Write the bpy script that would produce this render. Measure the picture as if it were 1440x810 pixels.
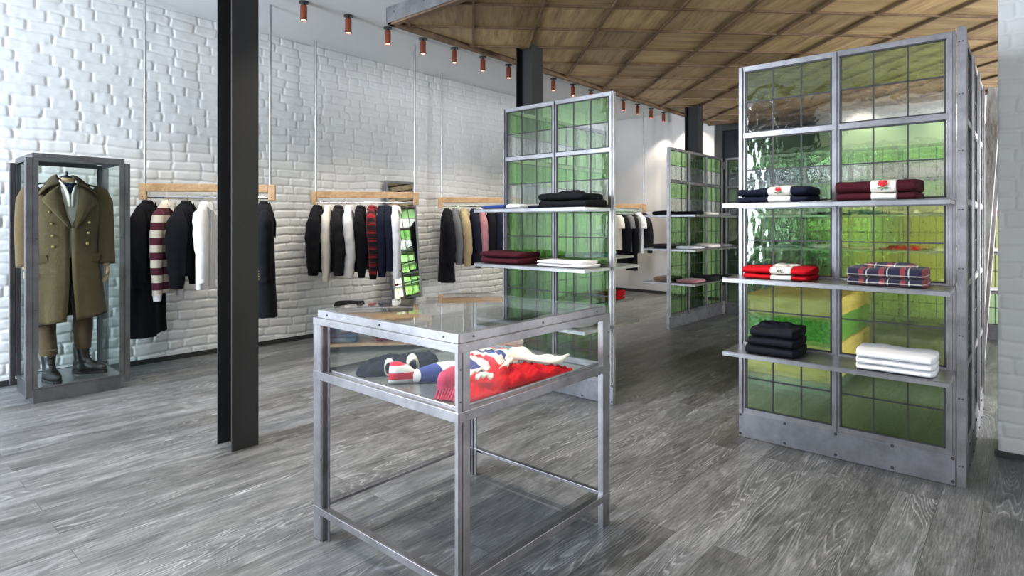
import bpy, bmesh, math, random
import numpy as np
from mathutils import Vector, Matrix, noise

for o in list(bpy.data.objects):
    bpy.data.objects.remove(o)
S = bpy.context.scene
COL = S.collection
PI = math.pi
rnd = random.Random(7)

# ------------------------------------------------------------------ camera
cam_d = bpy.data.cameras.new('camera'); cam = bpy.data.objects.new('camera', cam_d); COL.objects.link(cam)
cam.location = (0, 0, 1.25); cam.rotation_euler = (PI/2, 0, math.radians(41.05))
cam_d.sensor_width = 36; cam_d.lens = 836/1440*36; cam_d.shift_y = -89.5/1440
cam_d.clip_start = 0.05; S.camera = cam

# ------------------------------------------------------------------ world, exposure, large lights
W = bpy.data.worlds.new('world'); S.world = W; W.use_nodes = True
W.node_tree.nodes['Background'].inputs[0].default_value = (0.80, 0.90, 1.0, 1)
W.node_tree.nodes['Background'].inputs[1].default_value = 1.0
S.view_settings.view_transform = 'Standard'; S.view_settings.look = 'None'
S.view_settings.exposure = 0.04; S.view_settings.gamma = 1; S.view_settings.use_curve_mapping = False
S.cycles.max_bounces = 16; S.cycles.transparent_max_bounces = 48
S.cycles.transmission_bounces = 14; S.cycles.glossy_bounces = 6; S.cycles.diffuse_bounces = 5
S.cycles.caustics_reflective = False; S.cycles.caustics_refractive = False
S.cycles.sample_clamp_indirect = 6

def area(name, loc, aim, sx, sy, power, color):
    d = bpy.data.lights.new(name, 'AREA'); d.shape = 'RECTANGLE'; d.size = sx; d.size_y = sy
    d.energy = power; d.color = color
    o = bpy.data.objects.new(name, d); COL.objects.link(o); o.location = loc
    v = Vector(aim) - Vector(loc); o.rotation_euler = v.to_track_quat('-Z', 'Y').to_euler()
    return o
DAY = (0.78, 0.88, 1.0)
area('shop_window_daylight', (-4.62, -2.85, 1.7), (-4.3, 5, 0.9), 2.2, 2.6, 480, DAY)
area('added_pier_fill', (1.3, -2.85, 1.7), (.6, 5, 1.3), 2.0, 2.6, 150, (.9, .94, 1.0))  # unseen area light added to brighten the right brick pier
area('added_rear_fill', (2.82, 7.0, 1.5), (-3, 7.0, 1.5), 4.6, 2.2, 480, (.95, .96, 1.0))  # added fill from an unseen side, lifts the dark rear area and canopy
WARM = (1.0, 0.90, 0.76)
SPOT_POWER = 46

# ------------------------------------------------------------------ helpers
def tag(o, label=None, cat=None, group=None, kind=None):
    if label: o['label'] = label
    if cat: o['category'] = cat
    if group: o['group'] = group
    if kind: o['kind'] = kind
    return o

def empty(name, loc, rz=0, label=None, cat=None, group=None):
    o = bpy.data.objects.new(name, None); COL.objects.link(o); o.empty_display_size = 0.1
    o.location = loc; o.rotation_euler = (0, 0, rz)
    return tag(o, label, cat, group)

def wm(o):
    m = o.matrix_basis.copy()
    while o.parent:
        o = o.parent; m = o.matrix_basis @ m
    return m

class MB:
    """collects shapes in world coordinates; build() links them as one mesh object"""
    def __init__(s): s.v = []; s.f = []; s.m = []; s.uv = {}; s.mi = 0; s.tone = {}
    def add(s, vs, fs):
        b = len(s.v); s.v += [tuple(v) for v in vs]
        for f in fs: s.f.append(tuple(b+i for i in f)); s.m.append(s.mi)
        return s
    def box(s, x0, x1, y0, y1, z0, z1):
        return s.add([(x0,y0,z0),(x1,y0,z0),(x1,y1,z0),(x0,y1,z0),(x0,y0,z1),(x1,y0,z1),(x1,y1,z1),(x0,y1,z1)],
            [(0,3,2,1),(4,5,6,7),(0,1,5,4),(1,2,6,5),(2,3,7,6),(3,0,4,7)])
    def obox(s, c, ax, ay, az):
        c = Vector(c); ax = Vector(ax); ay = Vector(ay); az = Vector(az)
        vs = [c+ax*i+ay*j+az*k for k in (-1,1) for j in (-1,1) for i in (-1,1)]
        return s.add(vs, [(0,2,3,1),(4,5,7,6),(0,1,5,4),(1,3,7,5),(3,2,6,7),(2,0,4,6)])
    def bar(s, a, b, w, h, up=(0,0,1)):
        a = Vector(a); b = Vector(b); d = (b-a); L = d.length; d.normalize()
        r = d.cross(Vector(up)).normalized(); u = r.cross(d)
        return s.obox((a+b)/2, d*L/2, r*w/2, u*h/2)
    def tube(s, pts, rads, n=12, ell=None, caps=True, phase=0):
        pts = [Vector(p) for p in pts]
        if not hasattr(rads, '__len__'): rads = [rads]*len(pts)
        rings = []; prev = None
        for i, p in enumerate(pts):
            t = (pts[min(i+1, len(pts)-1)]-pts[max(i-1, 0)]).normalized()
            if prev is None:
                ref = Vector((0,0,1)) if abs(t.z) < .9 else Vector((1,0,0))
                u = (ref - t*ref.dot(t)).normalized()
            else: u = (prev - t*prev.dot(t)).normalized()
            prev = u; w = t.cross(u)
            e = ell[i] if ell else 1
            rings.append([p+u*math.cos(phase+2*PI*k/n)*rads[i]+w*math.sin(phase+2*PI*k/n)*rads[i]*e for k in range(n)])
        return s.loft(rings, caps)
    def loft(s, rings, caps=True, close=True):
        n = len(rings[0]); vs = [p for r in rings for p in r]; fs = []
        for i in range(len(rings)-1):
            for k in range(n if close else n-1):
                a = i*n+k; b = i*n+(k+1) % n
                fs.append((a, b, b+n, a+n))
        if caps and close: fs.append(tuple(range(n))[::-1]); fs.append(tuple(range((len(rings)-1)*n, len(rings)*n)))
        return s.add(vs, fs)
    def prism(s, poly, z0, z1):
        n = len(poly)
        return s.add([(x,y,z0) for x,y in poly]+[(x,y,z1) for x,y in poly],
            [tuple(range(n))[::-1], tuple(range(n,2*n))]+[(i,(i+1)%n,(i+1)%n+n,i+n) for i in range(n)])
    def disc(s, c, nrm, r, t, n=12):
        c = Vector(c); nrm = Vector(nrm).normalized()
        return s.tube([c, c+nrm*t], [r, r*.85], n)
    def ball(s, c, r, sx=1, sy=1, sz=1, n=10):
        c = Vector(c); rings = []
        for i in range(1, n):
            a = PI*i/n
            rings.append([c+Vector((math.cos(2*PI*k/n)*math.sin(a)*sx, math.sin(2*PI*k/n)*math.sin(a)*sy, math.cos(a)*sz))*r for k in range(n)])
        return s.loft(rings)
    def build(s, name, mats, parent=None, smooth=False, bevel=0, auto=40):
        me = bpy.data.meshes.new(name); o = bpy.data.objects.new(name, me); COL.objects.link(o)
        vs = s.v
        if parent:
            inv = wm(parent).inverted(); vs = [inv @ Vector(v) for v in vs]; o.parent = parent
        me.from_pydata([tuple(v) for v in vs], [], s.f)
        if not isinstance(mats, (list, tuple)): mats = [mats]
        for m in mats: me.materials.append(m)
        me.polygons.foreach_set('material_index', s.m)
        if s.tone:
            at = me.attributes.new('tone', 'FLOAT', 'FACE')
            for i, t in s.tone.items(): at.data[i].value = t
        bm = bmesh.new(); bm.from_mesh(me); bmesh.ops.recalc_face_normals(bm, faces=bm.faces[:]); bm.to_mesh(me); bm.free()
        if s.uv:
            uvl = me.uv_layers.new(name='UVMap')
            for fi, ux in s.uv.items():
                for li in me.polygons[fi].loop_indices:
                    co = s.v[me.loops[li].vertex_index]; uvl.data[li].uv = ux(co)
        if smooth:
            me.polygons.foreach_set('use_smooth', [True]*len(me.polygons))
            if auto < 180: me.set_sharp_from_angle(angle=math.radians(auto))
        if bevel:
            md = o.modifiers.new('bevel', 'BEVEL'); md.width = bevel; md.segments = 2; md.limit_method = 'ANGLE'; md.angle_limit = math.radians(50)
        me.update()
        return o

class Bolts:
    def __init__(s): s.l = []
    def disc(s, *a): s.l.append(a); return s
    def build(s, name, m, parent):
        for a in s.l: MB().disc(*a).build(name, m, parent)
def kids(o): return [c for c in COL.objects if c.parent == o]
def copy_tree(o, parent=None):
    c = o.copy(); COL.objects.link(c); c.parent = parent
    for ch in list(kids(o)): copy_tree(ch, c)
    return c

# ------------------------------------------------------------------ materials
def mat(name):
    m = bpy.data.materials.new(name); m.use_nodes = True
    nt = m.node_tree; nt.nodes.clear()
    return m, nt
def nd(nt, typ, **kw):
    n = nt.nodes.new(typ)
    for k, v in kw.items():
        if k in n.bl_rna.properties: setattr(n, k, v)
    return n
def lk(nt, a, b): nt.links.new(a, b)
def ramp(nt, fac, stops, interp='LINEAR'):
    r = nd(nt, 'ShaderNodeValToRGB'); r.color_ramp.interpolation = interp
    e = r.color_ramp.elements
    while len(e) < len(stops): e.new(.5)
    for i, (p, c) in enumerate(stops):
        e[i].position = p; e[i].color = (*c, 1) if len(c) == 3 else c
    lk(nt, fac, r.inputs[0]); return r.outputs[0]
def coords(nt, kind='Object', scale=(1,1,1), rot=(0,0,0)):
    t = nd(nt, 'ShaderNodeTexCoord'); mp = nd(nt, 'ShaderNodeMapping')
    mp.inputs['Scale'].default_value = scale; mp.inputs['Rotation'].default_value = rot
    lk(nt, t.outputs[kind], mp.inputs[0]); return mp.outputs[0]
def noise_n(nt, vec, scale, detail=4, rough=.5, dist=0):
    n = nd(nt, 'ShaderNodeTexNoise'); n.inputs['Scale'].default_value = scale; n.inputs['Detail'].default_value = detail
    n.inputs['Roughness'].default_value = rough; n.inputs['Distortion'].default_value = dist
    lk(nt, vec, n.inputs['Vector']); return n.outputs['Fac']
def math_n(nt, op, a, b=None, clamp=False):
    n = nd(nt, 'ShaderNodeMath'); n.operation = op; n.use_clamp = clamp
    for i, x in enumerate((a, b)):
        if x is None: continue
        if isinstance(x, (int, float)): n.inputs[i].default_value = x
        else: lk(nt, x, n.inputs[i])
    return n.outputs[0]
def mix_c(nt, fac, a, b, mode='MIX'):
    n = nd(nt, 'ShaderNodeMix'); n.data_type = 'RGBA'; n.blend_type = mode
    for i, x in ((0, fac), (6, a), (7, b)):
        if isinstance(x, (int, float)): n.inputs[i].default_value = x
        elif isinstance(x, tuple): n.inputs[i].default_value = (*x, 1)
        else: lk(nt, x, n.inputs[i])
    return n.outputs[2]
def bump(nt, h, strength=.3, dist=.01):
    b = nd(nt, 'ShaderNodeBump'); b.inputs['Strength'].default_value = strength; b.inputs['Distance'].default_value = dist
    lk(nt, h, b.inputs['Height']); return b.outputs[0]
def principled(nt, color, rough=.5, metal=0, normal=None, spec=.5, sheen=0, emit=None, es=0):
    p = nd(nt, 'ShaderNodeBsdfPrincipled'); out = nd(nt, 'ShaderNodeOutputMaterial')
    for nm, v in (('Base Color', color), ('Roughness', rough), ('Metallic', metal)):
        if isinstance(v, tuple): p.inputs[nm].default_value = (*v, 1)
        elif isinstance(v, (int, float)): p.inputs[nm].default_value = v
        else: lk(nt, v, p.inputs[nm])
    p.inputs['Specular IOR Level'].default_value = spec
    if sheen: p.inputs['Sheen Weight'].default_value = sheen; p.inputs['Sheen Roughness'].default_value = .5
    if normal is not None: lk(nt, normal, p.inputs['Normal'])
    if emit: p.inputs['Emission Color'].default_value = (*emit, 1); p.inputs['Emission Strength'].default_value = es
    lk(nt, p.outputs[0], out.inputs[0]); return p

def cloth(name, col, var=.25, scale=300, rough=.9, sheen=.15, wr=.35):
    m, nt = mat(name); c = coords(nt)
    w = noise_n(nt, c, 14, 3); f = noise_n(nt, c, scale, 2)
    dark = tuple(x*(1-var) for x in col); lite = tuple(min(1, x*(1+var)) for x in col)
    cc = ramp(nt, f, [(.3, dark), (.7, lite)])
    h = math_n(nt, 'ADD', math_n(nt, 'MULTIPLY', w, 1.0), math_n(nt, 'MULTIPLY', f, .06))
    principled(nt, cc, rough, 0, bump(nt, h, wr, .02), .2, sheen)
    return m
def stripes(name, cols, period, axis='Z', off=0, rough=.9, wr=.3, widths=None):
    m, nt = mat(name); c = coords(nt); sp = nd(nt, 'ShaderNodeSeparateXYZ'); lk(nt, c, sp.inputs[0])
    wob = noise_n(nt, c, 6, 2)
    v = math_n(nt, 'ADD', sp.outputs[axis], math_n(nt, 'MULTIPLY', wob, .012))
    fr = math_n(nt, 'FRACT', math_n(nt, 'DIVIDE', math_n(nt, 'ADD', v, off+10), period))
    n = len(cols); st = []; p = 0
    widths = widths or [1/n]*n
    for k in range(n): st.append((p, cols[k])); p += widths[k]
    cc = ramp(nt, fr, st, 'CONSTANT')
    principled(nt, cc, rough, 0, bump(nt, noise_n(nt, c, 14, 3), wr, .02), .2, .1)
    return m
def plaid(name, base, c1, c2, period, axes=('X', 'Z'), wr=.3):
    m, nt = mat(name); c = coords(nt); sp = nd(nt, 'ShaderNodeSeparateXYZ'); lk(nt, c, sp.inputs[0])
    k = []
    for ax in axes:
        fr = math_n(nt, 'FRACT', math_n(nt, 'DIVIDE', math_n(nt, 'ADD', sp.outputs[ax], 10), period)); k.append(fr)
    a = ramp(nt, k[0], [(0, base), (.42, c1), (.68, base), (.80, c2), (.86, base)], 'CONSTANT')
    b = ramp(nt, k[1], [(0, base), (.42, c1), (.68, base), (.80, c2), (.86, base)], 'CONSTANT')
    principled(nt, mix_c(nt, .5, a, b), .9, 0, bump(nt, noise_n(nt, c, 14, 3), wr, .02), .2, .1)
    return m

def metal_mat(name, base, rough=.42, var=.35, metal=.75):
    m, nt = mat(name); c = coords(nt)
    n1 = noise_n(nt, c, 6, 6, .65); n2 = noise_n(nt, coords(nt, 'Object', (60, 60, 6)), 4, 3)
    a = tuple(x*(1-var) for x in base); b = tuple(min(1, x*(1+var*.6)) for x in base)
    cc = ramp(nt, n1, [(.3, a), (.62, b)])
    r = math_n(nt, 'ADD', math_n(nt, 'MULTIPLY', n2, .2), rough-.1)
    principled(nt, cc, r, metal, bump(nt, n2, .06, .003), .5)
    return m

M = {}
M['frame'] = metal_mat('brushed_steel', (.275, .265, .275), .34, .35, .9)
M['steel_dark'] = metal_mat('dark_steel_plate', (.21, .21, .225), .42, .3, .75)
M['shelf'] = metal_mat('steel_shelf_sheet', (.34, .335, .345), .32, .22, .9)
M['case'] = metal_mat('case_steel', (.15, .15, .16), .4, .3, .8)
M['black_steel'] = metal_mat('blackened_steel', (.008, .008, .009), .6, .3, .1)
M['tray'] = metal_mat('tray_sheet', (.40, .41, .43), .3, .2, .85)
M['came'] = metal_mat('lead_strip', (.035, .035, .035), .5, .3, .2)
M['pole'] = metal_mat('conduit_pole', (.45, .45, .46), .3, .2, .9)
M['bolt'] = metal_mat('dark_bolt', (.06, .06, .06), .4, .3, .6)
M['chrome'] = metal_mat('polished_tube', (.75, .75, .76), .15, .05, 1)
M['brass'] = metal_mat('brass_button', (.75, .55, .25), .3, .2, 1)
M['copper'] = metal_mat('copper_can', (.40, .11, .06), .35, .3, .7)
m, nt = mat('lamp_lens'); e = nd(nt, 'ShaderNodeEmission'); e.inputs[0].default_value = (1, .72, .55, 1); e.inputs[1].default_value = 9
lk(nt, e.outputs[0], nd(nt, 'ShaderNodeOutputMaterial').inputs[0]); M['lens'] = m
m, nt = mat('mirror_silver'); g = nd(nt, 'ShaderNodeBsdfGlossy'); g.inputs[0].default_value = (.86, .9, .87, 1); g.inputs['Roughness'].default_value = .0
lk(nt, g.outputs[0], nd(nt, 'ShaderNodeOutputMaterial').inputs[0]); M['mirror'] = m

# painted plaster
def plaster(name, col, b=.05):
    m, nt = mat(name); c = coords(nt); n = noise_n(nt, c, 3, 5); 
    cc = ramp(nt, n, [(.3, tuple(x*.96 for x in col)), (.7, col)])
    principled(nt, cc, .7, 0, bump(nt, noise_n(nt, c, 60, 3), b, .004), .3); return m
M['ceiling'] = plaster('ceiling_paint', (.70, .715, .72))
M['grey_wall'] = plaster('grey_wall_paint', (.16, .16, .16))
M['white_wall'] = plaster('white_wall_paint', (.72, .70, .69))
m, nt = mat('painted_brick'); c = coords(nt)
n1 = noise_n(nt, c, 2.2, 4); n2 = noise_n(nt, c, 90, 4, .7)
cc = ramp(nt, n1, [(.25, (.66, .66, .66)), (.5, (.73, .73, .72)), (.75, (.70, .715, .72))])
principled(nt, cc, .55, 0, bump(nt, n2, .16, .004), .35); M['brick'] = m
M['baseboard'] = metal_mat('black_skirting', (.03, .03, .03), .5, .2, .1)
M['dark_door'] = metal_mat('dark_door_paint', (.03, .028, .026), .4, .2, .2)

# floor planks: grey limed oak running along Y
m, nt = mat('limed_oak_floor')
t = nd(nt, 'ShaderNodeTexCoord'); mp = nd(nt, 'ShaderNodeMapping'); mp.inputs['Rotation'].default_value = (0, 0, PI/2)
lk(nt, t.outputs['Object'], mp.inputs[0])
bk = nd(nt, 'ShaderNodeTexBrick'); bk.offset = .37; bk.offset_frequency = 2; bk.squash = 1
bk.inputs['Color1'].default_value = (0, 0, 0, 1); bk.inputs['Color2'].default_value = (1, 1, 1, 1); bk.inputs['Mortar'].default_value = (.5, .5, .5, 1)
bk.inputs['Scale'].default_value = 1; bk.inputs['Brick Width'].default_value = 1.65; bk.inputs['Row Height'].default_value = .155
bk.inputs['Mortar Size'].default_value = .0011; bk.inputs['Mortar Smooth'].default_value = .1; bk.inputs['Bias'].default_value = 0
lk(nt, mp.outputs[0], bk.inputs['Vector'])
pid = nd(nt, 'ShaderNodeSeparateColor'); lk(nt, bk.outputs['Color'], pid.inputs[0]); pid = pid.outputs[0]
off = nd(nt, 'ShaderNodeCombineXYZ'); lk(nt, math_n(nt, 'MULTIPLY', pid, 37.0), off.inputs[0]); lk(nt, math_n(nt, 'MULTIPLY', pid, 91.0), off.inputs[1])
va = nd(nt, 'ShaderNodeVectorMath'); va.operation = 'ADD'; lk(nt, mp.outputs[0], va.inputs[0]); lk(nt, off.outputs[0], va.inputs[1])
def strech(sx, sy):
    q = nd(nt, 'ShaderNodeMapping'); q.inputs['Scale'].default_value = (sx, sy, 1); lk(nt, va.outputs[0], q.inputs[0]); return q.outputs[0]
g1 = noise_n(nt, strech(3.0, 46), 3.0, 8, .78, .6)         # fine straight grain
g2 = noise_n(nt, strech(1.0, 4.2), 2.0, 6, .68, .9)        # broad streaks
fig = noise_n(nt, strech(.55, 5.0), 1.5, 1.5, .4, .25)
fl_ = math_n(nt, 'FRACT', math_n(nt, 'MULTIPLY', math_n(nt, 'ADD', fig, math_n(nt, 'MULTIPLY', g1, .012)), 30.0))
line = ramp(nt, fl_, [(.0, (.80, .80, .80)), (.45, (.72, .72, .72)), (.62, (1.75, 1.75, 1.75)), (.80, (1.0, 1.0, 1.0)), (1.0, (.80, .80, .80))])
msk = ramp(nt, noise_n(nt, strech(.35, 2.2), 1.9, 1), [(.48, (0, 0, 0)), (.60, (1, 1, 1))])
gr = math_n(nt, 'ADD', math_n(nt, 'MULTIPLY', g1, .55), math_n(nt, 'MULTIPLY', g2, .45))
base = ramp(nt, gr, [(.36, (.038, .040, .040)), (.45, (.090, .093, .094)), (.54, (.165, .169, .172)), (.66, (.33, .335, .34))])
arc = line
base = mix_c(nt, msk, base, mix_c(nt, 1.0, base, arc, 'MULTIPLY'))
tone = ramp(nt, pid, [(0, (.72, .71, .70)), (.35, (1.0, 1.0, 1.0)), (.7, (1.16, 1.17, 1.2)), (1, (.86, .85, .84))])
base = mix_c(nt, 1.0, base, tone, 'MULTIPLY')
base = mix_c(nt, bk.outputs['Fac'], base, (.05, .05, .05))
hh = math_n(nt, 'SUBTRACT', math_n(nt, 'MULTIPLY', g1, .5), bk.outputs['Fac'])
rr = ramp(nt, gr, [(.3, (.34, .34, .34)), (.7, (.5, .5, .5))])
principled(nt, base, rr, 0, bump(nt, hh, .35, .002), .45); M['floor'] = m

# woods
def wood(name, c0, c1, c2, rot=(0, 0, 0), scale=(2, 30, 30), use='Object', rough=.55, tone=False):
    m, nt = mat(name); c = coords(nt, use, scale, rot)
    n1 = noise_n(nt, c, 1.6, 5, .6, .8)
    n2 = noise_n(nt, coords(nt, use, tuple(x*.25 for x in scale), rot), 2.2, 3, .5, .5)
    f = math_n(nt, 'ADD', math_n(nt, 'MULTIPLY', n1, .5), math_n(nt, 'MULTIPLY', n2, .5))
    cc = ramp(nt, f, [(.35, c0), (.5, c1), (.66, c2)])
    if tone:
        a = nd(nt, 'ShaderNodeAttribute'); a.attribute_name = 'tone'
        cc = mix_c(nt, 1.0, cc, ramp(nt, a.outputs['Fac'], [(0, (.70, .68, .65)), (.5, (.95, .95, .95)), (1, (1.22, 1.2, 1.1))]), 'MULTIPLY')
    principled(nt, cc, rough, 0, bump(nt, n1, .12, .003), .35); return m
M['rack_wood'] = wood('pale_oak', (.36, .21, .10), (.50, .31, .16), (.60, .40, .22))
M['bench_wood'] = wood('bench_oak', (.22, .13, .075), (.34, .21, .12), (.42, .28, .17))
M['canopy_panel'] = wood('canopy_oak_panel', (.21, .135, .066), (.37, .255, .128), (.50, .36, .19), scale=(2.2, 22, 1), use='UV', tone=True)
M['canopy_batten'] = wood('canopy_oak_batten', (.09, .052, .028), (.14, .085, .046), (.20, .125, .07), scale=(9, 9, 9))
M['block_wood'] = wood('aged_timber_block', (.42, .29, .12), (.62, .45, .20), (.76, .58, .30), scale=(4, 4, 20))
M['hanger_wood'] = wood('hanger_wood', (.30, .16, .07), (.42, .24, .11), (.5, .3, .15))
m, nt = mat('weathered_board'); c = coords(nt, 'Object', (8, 8, 1.2))
n1 = noise_n(nt, c, 1.6, 6, .65, .6); n2 = noise_n(nt, c, 9, 5, .7)
cc = ramp(nt, math_n(nt, 'ADD', math_n(nt, 'MULTIPLY', n1, .6), math_n(nt, 'MULTIPLY', n2, .4)), [(.36, (.10, .085, .075)), (.5, (.34, .33, .32)), (.66, (.52, .52, .52))])
principled(nt, cc, .6, 0, bump(nt, n2, .3, .004), .3); M['weathered'] = m

# glass
def fresnel(nt, ior):
    g = nd(nt, 'ShaderNodeNewGeometry'); f = nd(nt, 'ShaderNodeFresnel')
    v = math_n(nt, 'ADD', math_n(nt, 'MULTIPLY', g.outputs['Backfacing'], 1/ior-ior), ior); lk(nt, v, f.inputs[0]); return f.outputs[0]
def clear_glass(name, tint=(.97, .99, .98), ior=1.5):
    m, nt = mat(name); tr = nd(nt, 'ShaderNodeBsdfTransparent'); tr.inputs[0].default_value = (*tint, 1)
    gl = nd(nt, 'ShaderNodeBsdfGlossy'); gl.inputs['Roughness'].default_value = .0
    mx = nd(nt, 'ShaderNodeMixShader'); lk(nt, fresnel(nt, ior), mx.inputs[0]); lk(nt, tr.outputs[0], mx.inputs[1]); lk(nt, gl.outputs[0], mx.inputs[2])
    lk(nt, mx.outputs[0], nd(nt, 'ShaderNodeOutputMaterial').inputs[0]); return m
M['glass'] = clear_glass('clear_glass'); M['side_glass'] = clear_glass('side_glass', (.97, .99, .98), 1.3)
def wavy_glass(name, tint, seed, k=1.0):
    """hand rolled window glass: partly sharp, partly rippled transmission and a rippled reflection"""
    m, nt = mat(name)
    c = coords(nt, 'Object', (1, 1, 1))
    w1 = noise_n(nt, c, 7+seed, 2, .5, .6)
    w2 = noise_n(nt, coords(nt, 'Object', (24, 24, 9)), 1.0, 1, .5)
    w3 = noise_n(nt, c, 48, 2, .5)
    h = math_n(nt, 'ADD', math_n(nt, 'ADD', math_n(nt, 'MULTIPLY', w1, .5), math_n(nt, 'MULTIPLY', w2, .20)), math_n(nt, 'MULTIPLY', w3, .02))
    b = bump(nt, h, .55*k, .030); b2 = bump(nt, h, .22*k, .030)
    tr = nd(nt, 'ShaderNodeBsdfTransparent'); tr.inputs[0].default_value = (*tint, 1)
    rf = nd(nt, 'ShaderNodeBsdfRefraction'); rf.inputs[0].default_value = (*tint, 1); rf.inputs['IOR'].default_value = 1.12; rf.inputs['Roughness'].default_value = 0
    lk(nt, b, rf.inputs['Normal'])
    gl = nd(nt, 'ShaderNodeBsdfGlossy'); gl.inputs['Roughness'].default_value = .0; lk(nt, b2, gl.inputs['Normal'])
    m1 = nd(nt, 'ShaderNodeMixShader'); m1.inputs[0].default_value = .5; lk(nt, tr.outputs[0], m1.inputs[1]); lk(nt, rf.outputs[0], m1.inputs[2])
    m2 = nd(nt, 'ShaderNodeMixShader'); lk(nt, math_n(nt, 'MULTIPLY', fresnel(nt, 1.55), 1.0, True), m2.inputs[0]); lk(nt, m1.outputs[0], m2.inputs[1]); lk(nt, gl.outputs[0], m2.inputs[2])
    lk(nt, m2.outputs[0], nd(nt, 'ShaderNodeOutputMaterial').inputs[0]); return m
M['green'] = wavy_glass('rippled_green_glass', (.79, .945, .73), 0)
M['yellow_green'] = wavy_glass('rippled_yellow_green_glass', (.89, .94, .64), 1.5)
M['bottle'] = wavy_glass('rippled_bottle_green_glass', (.66, .87, .57), 0, .6)
M['pale_glass'] = wavy_glass('rippled_pale_glass', (.95, .975, .955), 3, .9)

# fabrics
BLK = (.0045, .005, .0075); NVY = (.008, .010, .024)
M['black'] = cloth('black_wool', BLK, sheen=0); M['navy'] = cloth('navy_cloth', NVY, sheen=0)
M['char'] = cloth('charcoal_cloth', (.013, .013, .016), sheen=0); M['white'] = cloth('white_cotton', (.80, .80, .82), .03)
M['ivory'] = cloth('ivory_cotton', (.72, .69, .62), .04); M['grey'] = cloth('grey_cloth', (.17, .17, .18))
M['denimgrey'] = cloth('grey_denim', (.13, .135, .15)); M['khaki'] = cloth('khaki_cotton', (.42, .33, .19), .12)
M['rose'] = cloth('dusty_pink_cotton', (.42, .19, .21), .1); M['burg'] = cloth('burgundy_knit', (.055, .007, .014), .2, sheen=0)
M['red'] = cloth('red_jersey', (.52, .006, .014), .08, sheen=0); M['pink'] = cloth('crimson_knit', (.50, .03, .09), .2, 120)
M['cream'] = cloth('cream_twill', (.76, .71, .62), .04); M['blue'] = cloth('royal_blue', (.02, .05, .22), .1)
M['denim'] = cloth('blue_denim', (.045, .08, .12), .3, 200); M['jean_dark'] = cloth('raw_denim', (.010, .011, .017), .3, 200, sheen=0)
M['olive'] = cloth('olive_greatcoat_wool', (.105, .076, .038), .32, 260, .95, .1)
M['trouser'] = cloth('brown_trouser_wool', (.075, .045, .022), .25, 260)
M['teal'] = cloth('teal_cotton', (.03, .16, .22), .1); M['patch'] = cloth('cream_patch', (.80, .76, .70), .03, 300, .9, 0, .1)
M['rugby'] = stripes('burgundy_cream_hoops', [(.66, .58, .48), (.085, .015, .03)], .125, 'Z', .03)
M['hoops'] = stripes('red_white_blue_hoops', [(.60, .02, .05), (.80, .78, .76), (.05, .07, .25), (.80, .78, .76)], .20, 'Y', .05)
M['hoops2'] = stripes('red_white_blue_sleeve_hoops', [(.60, .02, .05), (.80, .78, .76), (.05, .07, .25), (.80, .78, .76)], .22, 'Y', .03)
M['buffalo'] = plaid('red_black_check', (.012, .01, .012), (.42, .01, .02), (.42, .01, .02), .085)
M['tartan'] = plaid('red_navy_cream_tartan', (.02, .02, .045), (.40, .06, .05), (.75, .70, .62), .085, ('X', 'Z'))
m, nt = mat('polished_leather'); principled(nt, (.006, .006, .007), .28, 0, None, .4); M['leather'] = m
m, nt = mat('mannequin_wood'); principled(nt, (.55, .36, .20), .45); M['mwood'] = m
m, nt = mat('rose_petal'); principled(nt, (.62, .03, .04), .8); M['petal'] = m
m, nt = mat('rose_leaf'); principled(nt, (.05, .16, .04), .8); M['leaf'] = m
m, nt = mat('black_ink'); principled(nt, (.01, .01, .01), .8); M['ink'] = m
m, nt = mat('dusky_pane'); principled(nt, (.02, .025, .03), .05); M['dark_pane'] = m
m, nt = mat('moss_green'); c = coords(nt); n1 = noise_n(nt, c, 60, 4, .7)
principled(nt, ramp(nt, n1, [(.35, (.02, .12, .02)), (.65, (.20, .55, .10))]), .35, 0, bump(nt, n1, .8, .02)); M['moss'] = m

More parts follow.
